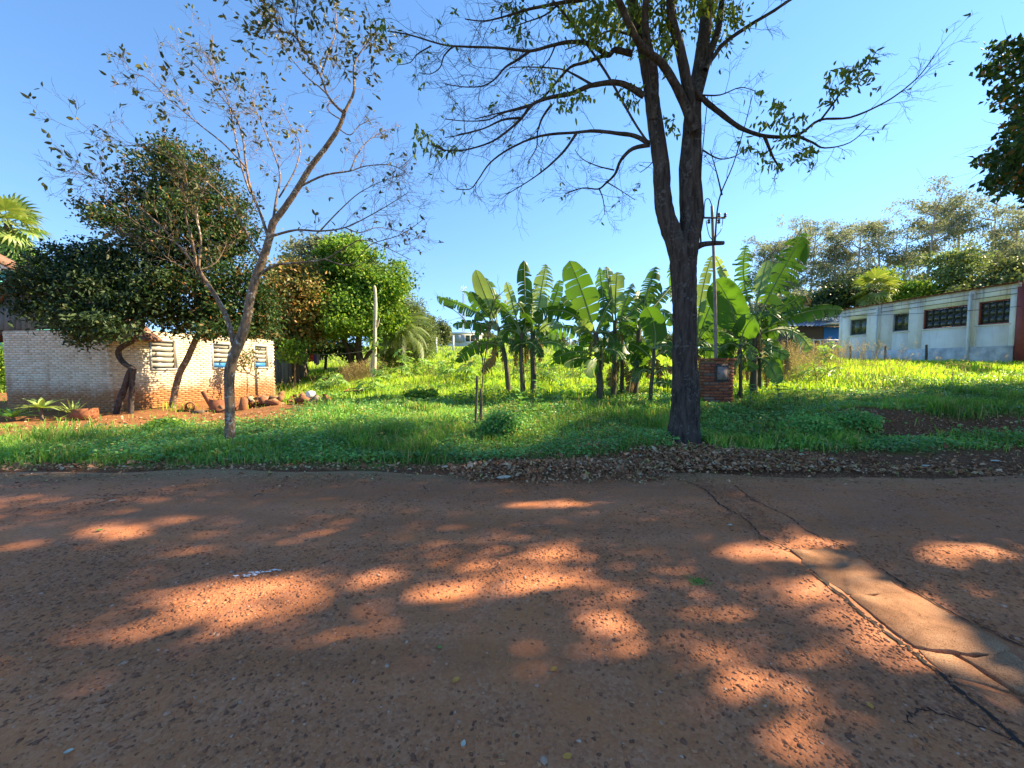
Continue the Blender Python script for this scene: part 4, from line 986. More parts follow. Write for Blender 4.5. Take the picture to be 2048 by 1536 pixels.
# ---- the left, thinly leaved tree -----------------------------------------------------
def thin_tree():
    rng = np.random.default_rng(23); d = 7.3; b0 = base_at(459, d)
    t = thing('thin_leaved_tree', 'slender leaning tree with lichen-spotted trunk and sparse leaves by the road', 'tree', b0)
    tr = MB(); br = MB(); tips = []
    prof = [(459, 905, 15), (459, 885, 12.5), (460, 850, 11.5), (459, 800, 11), (459, 750, 11.5), (466, 715, 12), (480, 682, 12), (493, 640, 10.5), (502, 590, 10), (514, 550, 10), (528, 512, 9.5), (540, 472, 8.5), (546, 446, 9), (560, 428, 7.5), (590, 385, 7), (620, 336, 6.5), (655, 290, 5.8), (680, 250, 5), (690, 220, 4.4)]
    P = smooth_path([at(a, b, d + .25 * (i / 18)) for i, (a, b, _) in enumerate(prof)], 5); rr = np.interp(np.linspace(0, len(prof) - 1, len(P)), range(len(prof)), [c * .78 for *_, c in prof]) / FPX * d
    tube(tr, P, rr, 14, .035, rng)
    tr.build('trunk', M['bark_pale'], t, smooth=True)
    limbs = [
        ([(690, 222), (708, 182), (707, 140), (716, 112), (737, 82), (742, 55)], .4, 3.6, 1, 14, .7),
        ([(688, 226), (672, 212), (655, 190), (641, 152), (616, 112), (588, 72), (560, 60), (530, 30), (498, -15)], -.6, 3.6, 1, 26, .8),
        ([(641, 152), (655, 110), (672, 62), (670, 8)], .9, 2.4, 1, 14, .7),
        ([(600, 90), (590, 50), (596, 0), (590, -40)], -.9, 2.2, .9, 12, .7),
        ([(655, 190), (640, 175), (610, 150), (570, 100), (545, 60)], 1.2, 2.2, .8, 12, .7),
        ([(684, 240), (660, 225), (655, 210), (680, 190)], .6, 1.6, .8, 6, .5),
        ([(537, 478), (522, 430), (502, 380), (492, 330), (486, 280), (470, 230), (440, 190), (400, 140), (365, 105)], .8, 3.8, .9, 26, .8),
        ([(492, 335), (450, 290), (400, 250), (340, 200), (292, 155), (262, 150)], -.6, 2.4, .7, 20, .7),
        ([(500, 385), (482, 330), (470, 270), (455, 200), (430, 150), (425, 70)], 1.4, 2.4, .7, 18, .7),
        ([(545, 448), (552, 400), (560, 350), (545, 300), (520, 240), (500, 190)], .9, 3.2, .9, 20, .75),
        ([(558, 395), (590, 340), (600, 290), (580, 250), (560, 210)], 1.3, 2, .8, 12, .65),
        ([(528, 524), (505, 490), (480, 440), (440, 388), (380, 340), (310, 290), (240, 292), (182, 268)], -.7, 3.4, .8, 24, .75),
        ([(468, 692), (456, 642), (431, 592), (402, 548), (395, 532)], -.2, 6, 4.8, 0, .5),
        ([(395, 534), (350, 482), (300, 432), (250, 392), (200, 360), (146, 345)], -.9, 3.4, .8, 24, .7),
        ([(394, 536), (384, 480), (371, 430), (376, 382), (368, 340)], -.3, 3.6, 1.2, 14, .6),
        ([(397, 536), (402, 482), (394, 430), (402, 388), (440, 365)], .3, 3.2, 1, 12, .6),
        ([(352, 484), (300, 462), (240, 422), (196, 386)], -.5, 2.2, .8, 14, .6),
        ([(395, 542), (432, 525), (452, 490)], .4, 2, .9, 7, .5),
        ([(420, 575), (380, 545), (330, 512), (290, 470)], -1.1, 2, .8, 12, .6),
        ([(524, 546), (552, 530), (600, 525), (650, 518), (690, 495), (722, 480), (762, 490), (822, 520)], .5, 4, .8, 16, .7),
        ([(544, 472), (592, 460), (640, 462), (690, 455), (742, 430), (790, 402), (816, 385)], -.5, 3.2, .8, 20, .75),
        ([(602, 372), (650, 350), (700, 342), (732, 332), (780, 330), (812, 345)], .5, 3, .8, 22, .75),
        ([(700, 342), (720, 300), (745, 275), (770, 260)], .9, 1.8, .7, 12, .5),
        ([(640, 462), (680, 420), (720, 385), (770, 360), (805, 350)], .2, 2, .7, 18, .65),
        ([(650, 518), (700, 530), (740, 490), (800, 470), (845, 440)], -.3, 2, .7, 12, .6),
        ([(690, 455), (720, 465), (760, 455), (830, 470)], .8, 1.7, .7, 12, .55),
        ([(676, 256), (700, 270), (720, 250), (745, 240)], .4, 1.6, .7, 8, .45),
    ]
    for pts, dd, r0, r1, n, L in limbs:
        Pp, r = limb(br, pts, d + .1, d + .1 + dd, r0 * .8, r1 * .75, 6, 4, .04)
        if n: sprout(br, Pp, r, rng, n, L, tips, 2, .2, .05, .55, .9, (3, 3), .0042)
    br.build('branches', M['bark_pale'], t, smooth=True)
    lf = MB(); TP = np.array([p for p, _, l in tips]); TD = np.array([v for _, v, l in tips])
    u, v, f = project(TP)
    prob = np.where((v < 170) & (u > 430), .48, np.where((u < 560) & (v < 520), .17, np.where(u > 620, .05, .14)))
    k = rng.random(len(TP)) < prob
    TP, TD = TP[k], TD[k]
    rep = rng.integers(1, 4, len(TP)); TP = np.repeat(TP, rep, 0); TD = np.repeat(TD, rep, 0); n = len(TP)
    leaves(lf, TP + rng.normal(0, .035, (n, 3)), unit(TD + rng.standard_normal((n, 3)) * .7 + (0, 0, -.2)), rng.uniform(.07, .13, n), rng.uniform(.018, .032, n), rng, .3, 6)
    lf.build('foliage', M['leaf_bare'], t)
thin_tree()

# ---- full crowned trees ----------------------------------------------------------------
def crown_leaves(mb, lobes, n, size, rng, clump=.28, per=26, droop=-.3, slim=.32, shell=.75, filt=None, shape=4):
    """lobes: (centre, radii). Leaves gather in sprays near the lobe surface."""
    vol = np.array([np.prod(r) ** (2 / 3) for _, r in lobes]); vol /= vol.sum()
    nc = max(4, n // per); li = rng.choice(len(lobes), nc, p=vol)
    C = np.array([c for c, _ in lobes])[li]; Rr = np.array([r for _, r in lobes])[li]
    dirs = rand_dirs(nc, rng); rad = np.where(rng.random(nc) < shell, rng.uniform(.72, 1.06, nc), rng.uniform(.2, .8, nc))
    CC = C + dirs * Rr * rad[:, None]
    k = rng.integers(0, nc, n); sc = np.mean([r[0] for _, r in lobes])
    cs = clump * (.6 + .8 * rng.random(nc))
    P = CC[k] + rng.normal(0, 1, (n, 3)) * cs[k][:, None] * np.array([1, 1, .6])
    if filt is not None: P = filt(P)
    m = len(P)
    D = unit(rng.standard_normal((m, 3)) + np.array([0, 0, droop]))
    leaves(mb, P, D, rng.uniform(.7, 1.3, m) * size, rng.uniform(.7, 1.2, m) * size * slim, rng, .25, shape, nbias=(0, 0, .8))
    return CC
def px_lobes(L, d): return [(at(x, y, d + dd), np.array([rx, rx * (ry_ if False else 1), ry]) / FPX * d) for x, y, rx, ry, dd in L for ry_ in (0,)]
def crown_tree(name, label, d, trunk, r0, r1, lobes, n, size, leaf, bark, seed, group=None, clump=.28, per=26, extra=(), slim=.32, nl=None, shape=4):
    rng = np.random.default_rng(seed); P = px_path(trunk, d); b = P[0].copy(); b[2] = min(b[2], float(hgt(b[0], b[1])))
    P[0][2] = min(P[0][2], float(hgt(b[0], b[1])) - .05)
    t = thing(name, label, 'tree', b, group)
    tr = MB(); Ps = smooth_path(P, 5); tube(tr, Ps, np.linspace(r0, r1, len(Ps)) / FPX * d, 10, .05, rng)
    for ex, ra, rb in extra:
        Pe = px_path(ex, d); Pe = smooth_path(Pe, 4); tube(tr, Pe, np.linspace(ra, rb, len(Pe)) / FPX * d, 9, .05, rng)
    tr.build('trunk', M[bark], t, smooth=True)
    LB = px_lobes(lobes, d); top = Ps[-1]; br = MB(); tips = []; SB = []
    for c, r in LB:
        for _ in range(4):
            dv = rand_dirs(1, rng)[0]; SB.append((c + dv * r * rng.uniform(.85, 1.15), r * rng.uniform(.22, .42)))
    for c, r in LB:
        Pm = smooth_path([top, (top + c) / 2 + rng.normal(0, .15, 3) - (0, 0, .1), c + rng.normal(0, .2, 3)], 4); rr = np.linspace(max(r1 * .6, 1.2), .6, len(Pm)) / FPX * d
        tube(br, Pm, rr, 6); sprout(br, Pm, rr, rng, 9, float(np.mean(r)) * 1.1, tips, 1, .35, .03, .4, .9, (3, 3), .012)
    br.build('branches', M[bark], t, smooth=True)
    lf = MB(); crown_leaves(lf, [(c, r * .9) for c, r in LB] + SB, n, size, rng, clump, per, slim=slim, shape=shape); lf.build('foliage', M[leaf], t)
    return t
crown_tree('bent_tree', 'dark evergreen with sharply bent trunk at the corner of the brick house', 11.6, [(262, 832), (263, 790), (265, 750), (266, 738), (250, 728), (238, 712), (240, 697), (262, 683), (272, 668), (284, 650), (280, 610)], 4.6, 5,
    [(115, 545, 62, 42, .2), (190, 585, 75, 52, -.3), (85, 600, 42, 34, .2), (95, 560, 45, 30, -.4), (250, 545, 65, 62, .3), (170, 640, 62, 38, -.6), (285, 600, 62, 50, 0), (60, 570, 26, 22, 0), (215, 655, 38, 26, -.9), (160, 520, 55, 32, .6)],
    24000, .12, 'leaf_dark', 'bark_dark', 31, clump=.17, per=22, extra=[([(232, 836), (240, 800), (249, 776), (258, 745), (266, 738)], 6.5, 4.2)], slim=.26)
crown_tree('tall_evergreen_tree', 'tall rounded evergreen with coppery young leaves, leaning pale trunk before the house wall', 12.9, [(343, 822), (350, 782), (360, 745), (374, 718), (391, 680), (405, 650), (395, 600), (385, 540)], 6, 4.5,
    [(370, 335, 62, 48, .3), (330, 385, 70, 62, 0), (410, 395, 72, 62, .4), (285, 440, 62, 55, 0), (370, 470, 90, 70, -.4), (450, 450, 66, 66, .2), (300, 520, 66, 52, -.3), (455, 545, 78, 60, 0), (385, 590, 80, 48, -.5), (490, 590, 62, 56, .4), (440, 640, 66, 32, -.2), (520, 620, 42, 44, .6), (350, 640, 46, 24, -.4), (410, 655, 40, 18, -.2), (480, 655, 36, 18, .4)],
    44000, .115, 'leaf_flush', 'bark_pale', 32, clump=.18, per=24, slim=.28)
crown_tree('rusty_leaved_tree', 'bushy tree with rusty orange leaves behind the brick house', 21.3, [(596, 752), (594, 720), (590, 690), (586, 640)], 5, 3,
    [(585, 570, 46, 46, 0), (565, 620, 46, 50, 0), (612, 600, 38, 58, -.5), (590, 660, 50, 36, 0), (555, 670, 40, 36, 1), (630, 560, 36, 34, 1)], 26000, .19, 'leaf_rust', 'bark_mid', 33, clump=.3, per=26)
crown_tree('dark_twin_trunk_tree', 'rounded bright green tree with two dark trunks beside the pale post', 22.5, [(722, 748), (721, 725), (716, 700), (718, 670), (716, 640)], 8, 5,
    [(700, 548, 60, 46, .5), (745, 580, 58, 50, 0), (668, 590, 40, 46, 0), (705, 620, 62, 44, -.8), (785, 560, 34, 34, .5), (765, 632, 46, 36, 0), (672, 642, 38, 28, -.4), (722, 648, 52, 22, -.8), (690, 505, 40, 26, 1)], 52000, .18, 'leaf_green', 'bark_dark', 34, clump=.26, per=34,
    extra=[([(707, 746), (703, 725), (697, 700), (688, 680), (682, 650)], 6.5, 4), ([(726, 735), (735, 710), (752, 695)], 5, 3)])
crown_tree('grey_green_tree', 'hazy grey-green tree top showing above the twin-trunk tree', 34, [(640, 730), (640, 660), (642, 600)], 5, 3,
    [(610, 520, 40, 26, 0), (655, 498, 46, 26, 0), (700, 505, 34, 22, 0), (640, 560, 60, 50, 0)], 9000, .32, 'leaf_euc', 'bark_mid', 35, clump=.45)
crown_tree('yard_bush_tree', 'low dark leafy tree over the laundry behind the house', 26, [(650, 742), (652, 715), (650, 700)], 3, 2,
    [(640, 690, 56, 22, 0), (590, 690, 46, 26, 0), (690, 700, 30, 16, 0), (560, 660, 40, 30, 1), (510, 655, 40, 26, 1), (470, 660, 36, 22, 1)], 13000, .22, 'leaf_flush', 'bark_mid', 36, clump=.3)
crown_tree('feathery_tree', 'soft pale green feathery tree right of the twin-trunk tree', 27, [(818, 738), (818, 700), (816, 660)], 4, 2,
    [(800, 620, 40, 36, 0), (825, 660, 36, 40, 0), (785, 670, 46, 40, 0), (840, 690, 26, 26, 0), (805, 705, 50, 24, 0)], 20000, .34, 'leaf_feather', 'bark_mid', 37, clump=.32, per=30, slim=.07)
crown_tree('yard_sapling', 'slim young tree with loose bright leaves right of the brick house', 20, [(590, 762), (590, 740), (592, 715), (592, 690)], 1.8, 1, [(588, 690, 20, 16, 0), (598, 710, 16, 14, 0), (580, 712, 14, 12, 0)], 700, .19, 'leaf_green', 'bark_pale', 38, clump=.2, per=14)
crown_tree('wall_shrub', 'thin twiggy shrub with pale leaves against the sunlit house wall', 16.2, [(494, 795), (495, 770), (494, 745)], 1.3, .8, [(488, 720, 18, 22, 0), (506, 712, 14, 26, 0), (480, 740, 10, 12, 0), (515, 745, 8, 8, 0)], 260, .12, 'leaf_rust', 'bark_pale', 39, clump=.16, per=8)
crown_tree('yellow_garden_bush', 'sunlit yellow-green bush glimpsed left of the brick house', 19, [(-6, 790), (-6, 760), (-4, 740)], 3, 2, [(-10, 725, 32, 40, 0), (-30, 760, 30, 30, 0)], 4000, .16, 'leaf_green', 'bark_mid', 40)
crown_tree('garden_tree', 'green tree under the fan palm behind the teal house', 32, [(0, 690), (5, 620), (10, 560)], 4, 3, [(10, 510, 42, 22, 0), (40, 520, 26, 18, 0), (-25, 500, 36, 30, 0)], 6000, .3, 'leaf_green', 'bark_mid', 41, clump=.4)
# big dark street tree whose crown enters at the right edge, and its neighbours along the same verge: they shade the road
def shade_tree(name, label, base, zc, lobes, n, size, seed, leaf='leaf_street', clump=.34):
    rng = np.random.default_rng(seed); b = np.array([base[0], base[1], float(hgt(*base)) if base[1] > 5.6 else 0.])
    t = thing(name, label, 'tree', b, 'evergreen street trees along the verge to the right'); tr = MB()
    P = smooth_path([b - (0, 0, .1), b + (.1, .05, zc * .3), b + (-.1, 0, zc * .62), b + (0, 0, zc)], 5); tube(tr, P, np.linspace(.36, .17, len(P)), 12, .05, rng); tr.build('trunk', M['bark_dark'], t, smooth=True)
    LB = [(b + np.array(c), np.array(r, float)) for c, r in lobes]; br = MB(); tips = []
    for c, r in LB:
        Pm = smooth_path([P[-4], (P[-4] + c) / 2 - (0, 0, .2), c], 4); rr = np.linspace(.11, .03, len(Pm)); u, v, f = project(Pm)
        if ((u < 2060) & (v > -20) & (v < 1500) & ((v < 110) | (u < 2000))).any(): continue
        tube(br, Pm, rr, 6); sprout(br, Pm, rr, rng, 10, float(np.mean(r)) * .9, tips, 1, .3)
    br.build('branches', M['bark_dark'], t, smooth=True)
    def filt(Q):
        Q = gap_filter(Q, rng); u, v, f = project(Q)
        edge_ = np.where(v < 80, 2300, 1990 + 26 * np.sin(v / 31) + 16 * np.sin(v / 9 + 1) + rng.normal(0, 10, len(v)))
        vis = (v > -30) & (v < 1536) & ((u < edge_) | ((v > 395 + 18 * np.sin(u / 13)) & (u < 2110))) & (f > .1)
        return Q[~vis]
    lf = MB(); crown_leaves(lf, LB, n, size, rng, clump, 24, filt=filt); lf.build('foliage', M[leaf], t)
shade_tree('evergreen_street_tree', 'dark dense evergreen whose leaves hang in at the right edge', (14.6, 9.0), 7.0,
    [((-3, .5, 6.2), (2.2, 2.4, 2.0)), ((-1.5, -2.5, 8), (3, 2.6, 2.2)), ((1.5, 2, 7.5), (3, 2.8, 2.4)), ((-3.5, -.5, 9.6), (2.6, 2.6, 2)), ((-2.2, -1, 12.4), (3.6, 3.4, 1.8)), ((.8, 1.8, 11.5), (3.4, 3, 2)), ((3, -1, 9.5), (2.8, 3, 2.4)), ((-3.5, 2.5, 12.6), (3, 2.6, 1.5)), ((-2.6, 0, 4.6), (1.8, 2, 1.3)), ((-4, -3.5, 11.6), (2.6, 2.4, 1.4))], 84000, .15, 51, leaf='leaf_flush')
shade_tree('evergreen_street_tree', 'second evergreen along the verge, beyond the right edge', (23.5, 9.6), 7.5,
    [((-2, 1, 8), (3.4, 3, 2.6)), ((1, -2, 9), (3.4, 3, 2.6)), ((-1, 2, 12.5), (4, 3.6, 2)), ((2, 2, 10), (3, 3, 2.6)), ((-3, -2, 11), (3, 3, 2))], 32000, .27, 52)
shade_tree('evergreen_street_tree', 'evergreen on the near side of the road, right of the camera', (16.0, .2), 6.5,
    [((-2, 0, 7.5), (3.4, 3, 2.4)), ((1, -2, 8), (3.4, 3, 2.4)), ((-1, 1.5, 10), (4, 3.4, 2.2)), ((-3.6, 2, 8.6), (2.8, 2.4, 2)), ((2, 2, 7), (3, 3, 2.4)), ((-2.5, 3.8, 6.6), (2.6, 2.2, 1.7)), ((-6, 3.2, 9.4), (2.8, 2.4, 1.5)), ((-7.4, 4.4, 11.4), (2.8, 2.4, 1.4)), ((-5, 1.2, 10.6), (2.8, 2.4, 1.5))], 54000, .26, 53)

# eucalypt stand behind the white building
def eucalypt(px, top, d, seed, label, lean=0, spread=46, n=5600, base_py=None):
    rng = np.random.default_rng(seed); b = base_at(px, d); zt = at(px, top, d)[2]; H = zt - b[2]
    t = thing('eucalypt_tree', label, 'tree', b, 'tall eucalypts behind the white building'); tr = MB(); k = d / FPX
    P = smooth_path([b - (0, 0, .2), b + (lean * .2, 0, H * .35), b + (lean * .6, 0, H * .65), b + (lean, 0, H * .93)], 6); rr = np.linspace(.26, .05, len(P)) * (H / 20); tube(tr, P, rr, 8, .03, rng); tr.build('trunk', M['bark_euc'], t, smooth=True)
    br = MB(); lobes = []; tips = []
    for i in range(15):
        f = rng.uniform(.36, .97); q = P[int(f * (len(P) - 1))]; a = rng.uniform(0, 2 * pi); rad = spread * k * (1.15 - .75 * abs(f - .62)) * rng.uniform(.35, 1.0)
        e = q + np.array([cos(a) * rad, sin(a) * rad, rng.uniform(.08, .17) * H * (1.1 - f * .6)]); e[2] = min(e[2], zt - .3)
        Pm = smooth_path([q, q + (e - q) * .55 + (0, 0, -.25), e], 4); r2 = np.linspace(.09, .025, len(Pm)); tube(br, Pm, r2, 5)
        for j in range(4):
            c = e + rng.normal(0, .75, 3) * (1, 1, .55); lobes.append((c, np.array([1.0, 1.0, .55]) * rng.uniform(.7, 1.4)))
            tube(br, smooth_path([Pm[-4], (Pm[-4] + c) / 2 + (0, 0, .1), c], 3), np.linspace(.03, .012, 7), 4) if False else tube(br, np.array([Pm[-4], (Pm[-4] + c) / 2 + (0, 0, .15), c]), [.03, .02, .012], 4)
    br.build('branches', M['bark_euc'], t, smooth=True)
    lf = MB(); crown_leaves(lf, lobes, n, .33, rng, .3, 24, -.7, .17); lf.build('foliage', M['leaf_euc'], t)
pos = ['leftmost of the eucalypts, above the right banana plants', 'second eucalypt from the left of the stand', 'third eucalypt from the left of the stand', 'fourth eucalypt from the left, broad grey-green crown', 'fifth eucalypt from the left of the stand', 'sixth eucalypt from the left, behind the small palm', 'slender eucalypt standing left of the tallest ones', 'tall eucalypt with wind-swept top, left of the two tallest', 'tallest eucalypt of the stand, feathery top', 'eucalypt right of the tallest one', 'lone slim eucalypt near the right edge of the picture', 'far eucalypt at the right edge']
for k, (px, top, d, ln, sp) in enumerate([(1530, 478, 52, .5, 40), (1572, 452, 50, -.4, 42), (1612, 446, 56, .6, 40), (1662, 462, 50, 0, 36), (1702, 428, 48, .5, 50), (1752, 426, 52, -.5, 46), (1795, 450, 56, .4, 40), (1840, 386, 48, .8, 50), (1906, 374, 50, -.4, 58), (1962, 396, 46, .6, 44), (2012, 420, 40, .2, 30), (2062, 380, 44, 0, 50)]):
    eucalypt(px, top, d, 100 + k, pos[k], ln, sp)
# rounded trees at the foot of the stand
crown_tree('round_dark_tree', 'rounded dark green tree behind the far end of the white building', 36, [(1690, 690), (1690, 640), (1692, 610)], 5, 3, [(1690, 588, 40, 22, 0), (1665, 602, 30, 18, 0), (1722, 596, 30, 20, 0)], 6000, .3, 'leaf_dark', 'bark_mid', 61, clump=.4)
crown_tree('round_green_tree', 'mid green spreading tree behind the roof of the white building', 38, [(1800, 690), (1800, 640), (1800, 610)], 5, 3, [(1795, 585, 36, 18, 0), (1760, 560, 30, 18, 1), (1835, 582, 34, 18, 0), (1860, 596, 30, 14, 0)], 6000, .3, 'leaf_green', 'bark_mid', 62, clump=.42)
crown_tree('olive_green_tree', 'olive tree with open crown above the middle of the white building', 36, [(1912, 680), (1912, 600), (1908, 560)], 4, 2.5, [(1905, 512, 28, 16, 0), (1932, 530, 28, 18, 0), (1890, 548, 26, 18, 0), (1945, 560, 28, 16, 0), (1920, 578, 40, 10, 0)], 4000, .3, 'leaf_feather', 'bark_mid', 63, clump=.42)
crown_tree('low_yellow_tree', 'low yellowish bush tree over the roof near the right edge', 33, [(2000, 680), (2000, 620), (2000, 590)], 4, 2.5, [(1980, 575, 40, 16, 0), (2030, 545, 40, 30, 0), (1940, 590, 30, 10, 0)], 6000, .28, 'leaf_far', 'bark_mid', 64, clump=.4)
crown_tree('leafy_background_tree', 'grey-green tree filling the gap under the left eucalypts', 44, [(1575, 690), (1575, 640), (1575, 610)], 4, 2.5, [(1560, 610, 40, 26, 0), (1610, 612, 36, 24, 0), (1520, 620, 36, 24, 0)], 5000, .34, 'leaf_euc', 'bark_mid', 65, clump=.5)
# low distant trees and bushes along the top of the meadow
far = [(862, 632, 26, 100, 'distant round-topped tree left of the conical tree'), (886, 640, 20, 104, 'distant conical tree beside the white house'), (842, 640, 24, 90, 'distant tree touching the feathery palm'), (972, 664, 22, 110, 'distant bushy tree right of the white house'), (1040, 668, 40, 120, 'distant low trees behind the left banana clump'), (1110, 664, 36, 115, 'distant trees between the banana clumps'), (1180, 670, 40, 125, 'distant trees behind the middle banana clump'), (1260, 668, 40, 118, 'distant trees behind the right of the middle clump'), (1330, 664, 36, 105, 'distant trees left of the big trunk'), (1402, 640, 34, 80, 'distant tree between the big trunk and the mast'), (1450, 650, 36, 75, 'distant tree right of the mast'), (1500, 640, 36, 70, 'distant tree behind the right banana plants')]
for k, (px, top, hw, d, lab) in enumerate(far):
    b_py = project(base_at(px, d))[1][0]
    h_ = (b_py - top)
    L = [(px, top + h_ * .3, hw * .7, h_ * .3, 0), (px - hw * .4, top + h_ * .55, hw * .7, h_ * .3, 0), (px + hw * .45, top + h_ * .6, hw * .7, h_ * .3, 0)]
    if 'conical' in lab: L = [(px, top + h_ * f, hw * (.15 + .8 * f), h_ * .16, 0) for f in (.12, .3, .5, .7)]
    crown_tree('distant_tree', lab, d, [(px, b_py), (px, top + h_ * .6), (px, top + h_ * .3)], 2, 1, L, 2600, .6, 'leaf_far', 'bark_mid', 200 + k, 'distant trees at the top of the meadow', clump=.6)

# ------------------------------------------------------------------ palms
def fan_frond_mesh(rng, Lp=.9, Lf=1.0, seg=18):
    mb = MB(); c = np.array([0, 0, 0.]); 
    tube(mb, smooth_path([(0, 0, 0), (Lp * .5, 0, .08), (Lp, 0, .0)], 3), np.linspace(.03, .018, 7), 4)
    for k in range(seg):
        a = (k / (seg - 1) - .5) * radians(250); L = Lf * (1 - .18 * abs(k / (seg - 1) - .5)) * rng.uniform(.9, 1.1)
        dr = np.array([cos(a), sin(a), 0]); sd = np.array([-sin(a), cos(a), 0]); o = np.array([Lp, 0, 0]); w = .075 * Lf
        mb.add([o, o + dr * L * .55 + sd * w + (0, 0, .03), o + dr * L * .55 - sd * w + (0, 0, .03), o + dr * L * .85 - (0, 0, .10 * L) + sd * w * .5, o + dr * L * .85 - (0, 0, .10 * L) - sd * w * .5, o + dr * L - (0, 0, .34 * L)], T=[[0, 2, 1], [1, 2, 3], [2, 4, 3], [3, 4, 5]])
    me = mb.mesh('frond'); me.materials.append(M['palm_leaf']); return me
def fan_palm(px, top_py, d, sc, label, seed, nf=22):
    rng = np.random.default_rng(seed); b = base_at(px, d); c = at(px, top_py, d)
    t = thing('fan_palm', label, 'palm', b); mb = MB(); P = smooth_path([b - (0, 0, .1), (b + c) / 2 + (.05, 0, 0), c], 6); tube(mb, P, np.linspace(.2, .15, len(P)) * sc, 9, .05, rng); mb.build('trunk', M['bark_mid'], t, smooth=True)
    ms = [fan_frond_mesh(rng) for _ in range(3)]
    for k in range(nf):
        el = -radians(78) + (k / nf) * radians(150) * 1.0; a = k * 2.4
        inst('frond', ms[k % 3], t, tuple(c - b), (rng.uniform(-.3, .3), -el, a), sc * rng.uniform(.85, 1.1))
    mb = MB(); q = c - b
    for k in range(40):      # skirt of dead fronds
        a = rng.uniform(0, 2 * pi); z = rng.uniform(-1.2, -.1) * sc
        leaves(mb, [q + (cos(a) * .16 * sc, sin(a) * .16 * sc, z)], [(cos(a) * .5, sin(a) * .5, -1)], .7 * sc, .09 * sc, rng)
    mb.local('dead_skirt', M['dry'], t)
fan_palm(16, 448, 27, 1.15, 'fan palm with drooping fronds at the left edge above the roofs', 71)
fan_palm(1750, 578, 33, 1.0, 'small fan palm behind the far part of the white building', 72)

def feather_frond(rng, L=2.6, n=44):
    mb = MB(); P = np.array([[L * s * cos(.25 + s * .5) * 1.0, 0, L * (.55 * s - .85 * s * s)] for s in np.linspace(0, 1, 12)]); tube(mb, P, np.linspace(.028, .006, 12), 4)
    for k in range(n):
        s = .12 + .86 * k / n; i = min(int(s * 11), 10); q = P[i] + (P[i+1] - P[i]) * (s * 11 - i); tg = unit(P[i+1] - P[i])
        for sg in (-1, 1):
            dr = unit(tg * .55 + np.array([0, sg, 0]) * .8 + np.array([0, 0, -.35])); ll = .62 * (1 - .6 * abs(s - .45)) * rng.uniform(.85, 1.1); sd = unit(np.cross(dr, (0, 0, 1))) * .014
            mb.add([q, q + dr * ll * .5 + sd, q + dr * ll * .5 - sd, q + dr * ll - (0, 0, .22)], T=[[0, 1, 2], [1, 3, 2]])
    me = mb.mesh('frond'); me.materials.append(M['leaf_feather']); return me
def feather_palm(px, py, d, label, seed, sc=1.0, nf=22):
    rng = np.random.default_rng(seed); b = base_at(px, d); c = at(px, py, d); t = thing('feather_palm', label, 'palm', b); mb = MB()
    P = smooth_path([b - (0, 0, .1), (b + c) / 2, c], 5); tube(mb, P, np.linspace(.19, .13, len(P)) * sc, 9, .06, rng); mb.build('trunk', M['bark_mid'], t, smooth=True)
    ms = [feather_frond(rng) for _ in range(3)]
    for k in range(nf): inst('frond', ms[k % 3], t, tuple(c - b), (rng.uniform(-.25, .25), -radians(-35 + 110 * k / nf), k * 2.4 + rng.uniform(-.2, .2)), sc * rng.uniform(.8, 1.1))
feather_palm(806, 668, 24, 'queen palm with arching feathery fronds beside the pale post', 73, .95, 30)

# ------------------------------------------------------------------ banana plants
def banana_leaf(mb, B, C, T, hw, rng, roll=0.0, torn=.5, droop=.25, nseg=26, petiole=.16):
    """blade along a quadratic curve B-C-T; hw half width; roll turns the blade about its midrib"""
    tt = np.linspace(0, 1, nseg + 1); Pm = ((1 - tt) ** 2)[:, None] * B + (2 * tt * (1 - tt))[:, None] * C + (tt ** 2)[:, None] * T
    Tg = unit(np.gradient(Pm, axis=0)); view = unit(np.array([0, 0, EYE]) - Pm)
    S = unit(np.cross(Tg, view)); N = unit(np.cross(S, Tg))
    S2 = S * cos(roll) + N * sin(roll); N2 = N * cos(roll) - S * sin(roll)
    s = np.clip((tt - petiole) / (1 - petiole), 0, 1)
    w = hw * np.clip(np.power(np.clip(s * 5.0, 0, 1), .6), 0, 1) * np.sqrt(np.clip(1 - np.clip((s - .55) / .45, 0, 1) ** 2.6, 0, 1)) * (s > 0)
    gd = np.array([0, 0, -1.])
    for sg in (-1, 1):
        i = 0
        while i < nseg:
            k = 1 if rng.random() < torn else int(rng.integers(2, 6))      # a strip between two tears
            if torn < .08: k = nseg
            j = min(i + k, nseg); a = np.arange(i, j + 1)
            dr = droop * rng.uniform(.4, 1.7); sw = rng.normal(0, .10) * torn * 2; nx_ = rng.normal(0, .16) * torn * 2
            wf = rng.uniform(.82, 1.05) if torn > .08 else 1
            V = []
            for f in (0, .34, .68, 1.0):
                ww = w[a] * f * wf
                shrink = np.where((a == i) & (i > 0), 1, 0) - np.where((a == j) & (j < nseg), 1, 0)
                slip = shrink * (.17 * f) * (np.linalg.norm(Pm[1] - Pm[0])) * (1 if torn > .08 else 0)
                V.append(Pm[a] + S2[a] * (sg * ww)[:, None] + N2[a] * (ww * (.18 * (1 - f) + nx_ * f * f))[:, None] + gd * (dr * ww * f)[:, None] + Tg[a] * (sw * ww * f + slip)[:, None] + Tg[a] * (ww * .18)[:, None])
            m = len(a); V = np.concatenate(V); q = np.arange(m - 1)
            Q = np.concatenate([np.stack([r_ * m + q, r_ * m + q + 1, (r_ + 1) * m + q + 1, (r_ + 1) * m + q], -1) for r_ in range(3)])
            if sg < 0: Q = Q[:, ::-1]
            mb.add(V, Q=Q); i = j
    return Pm
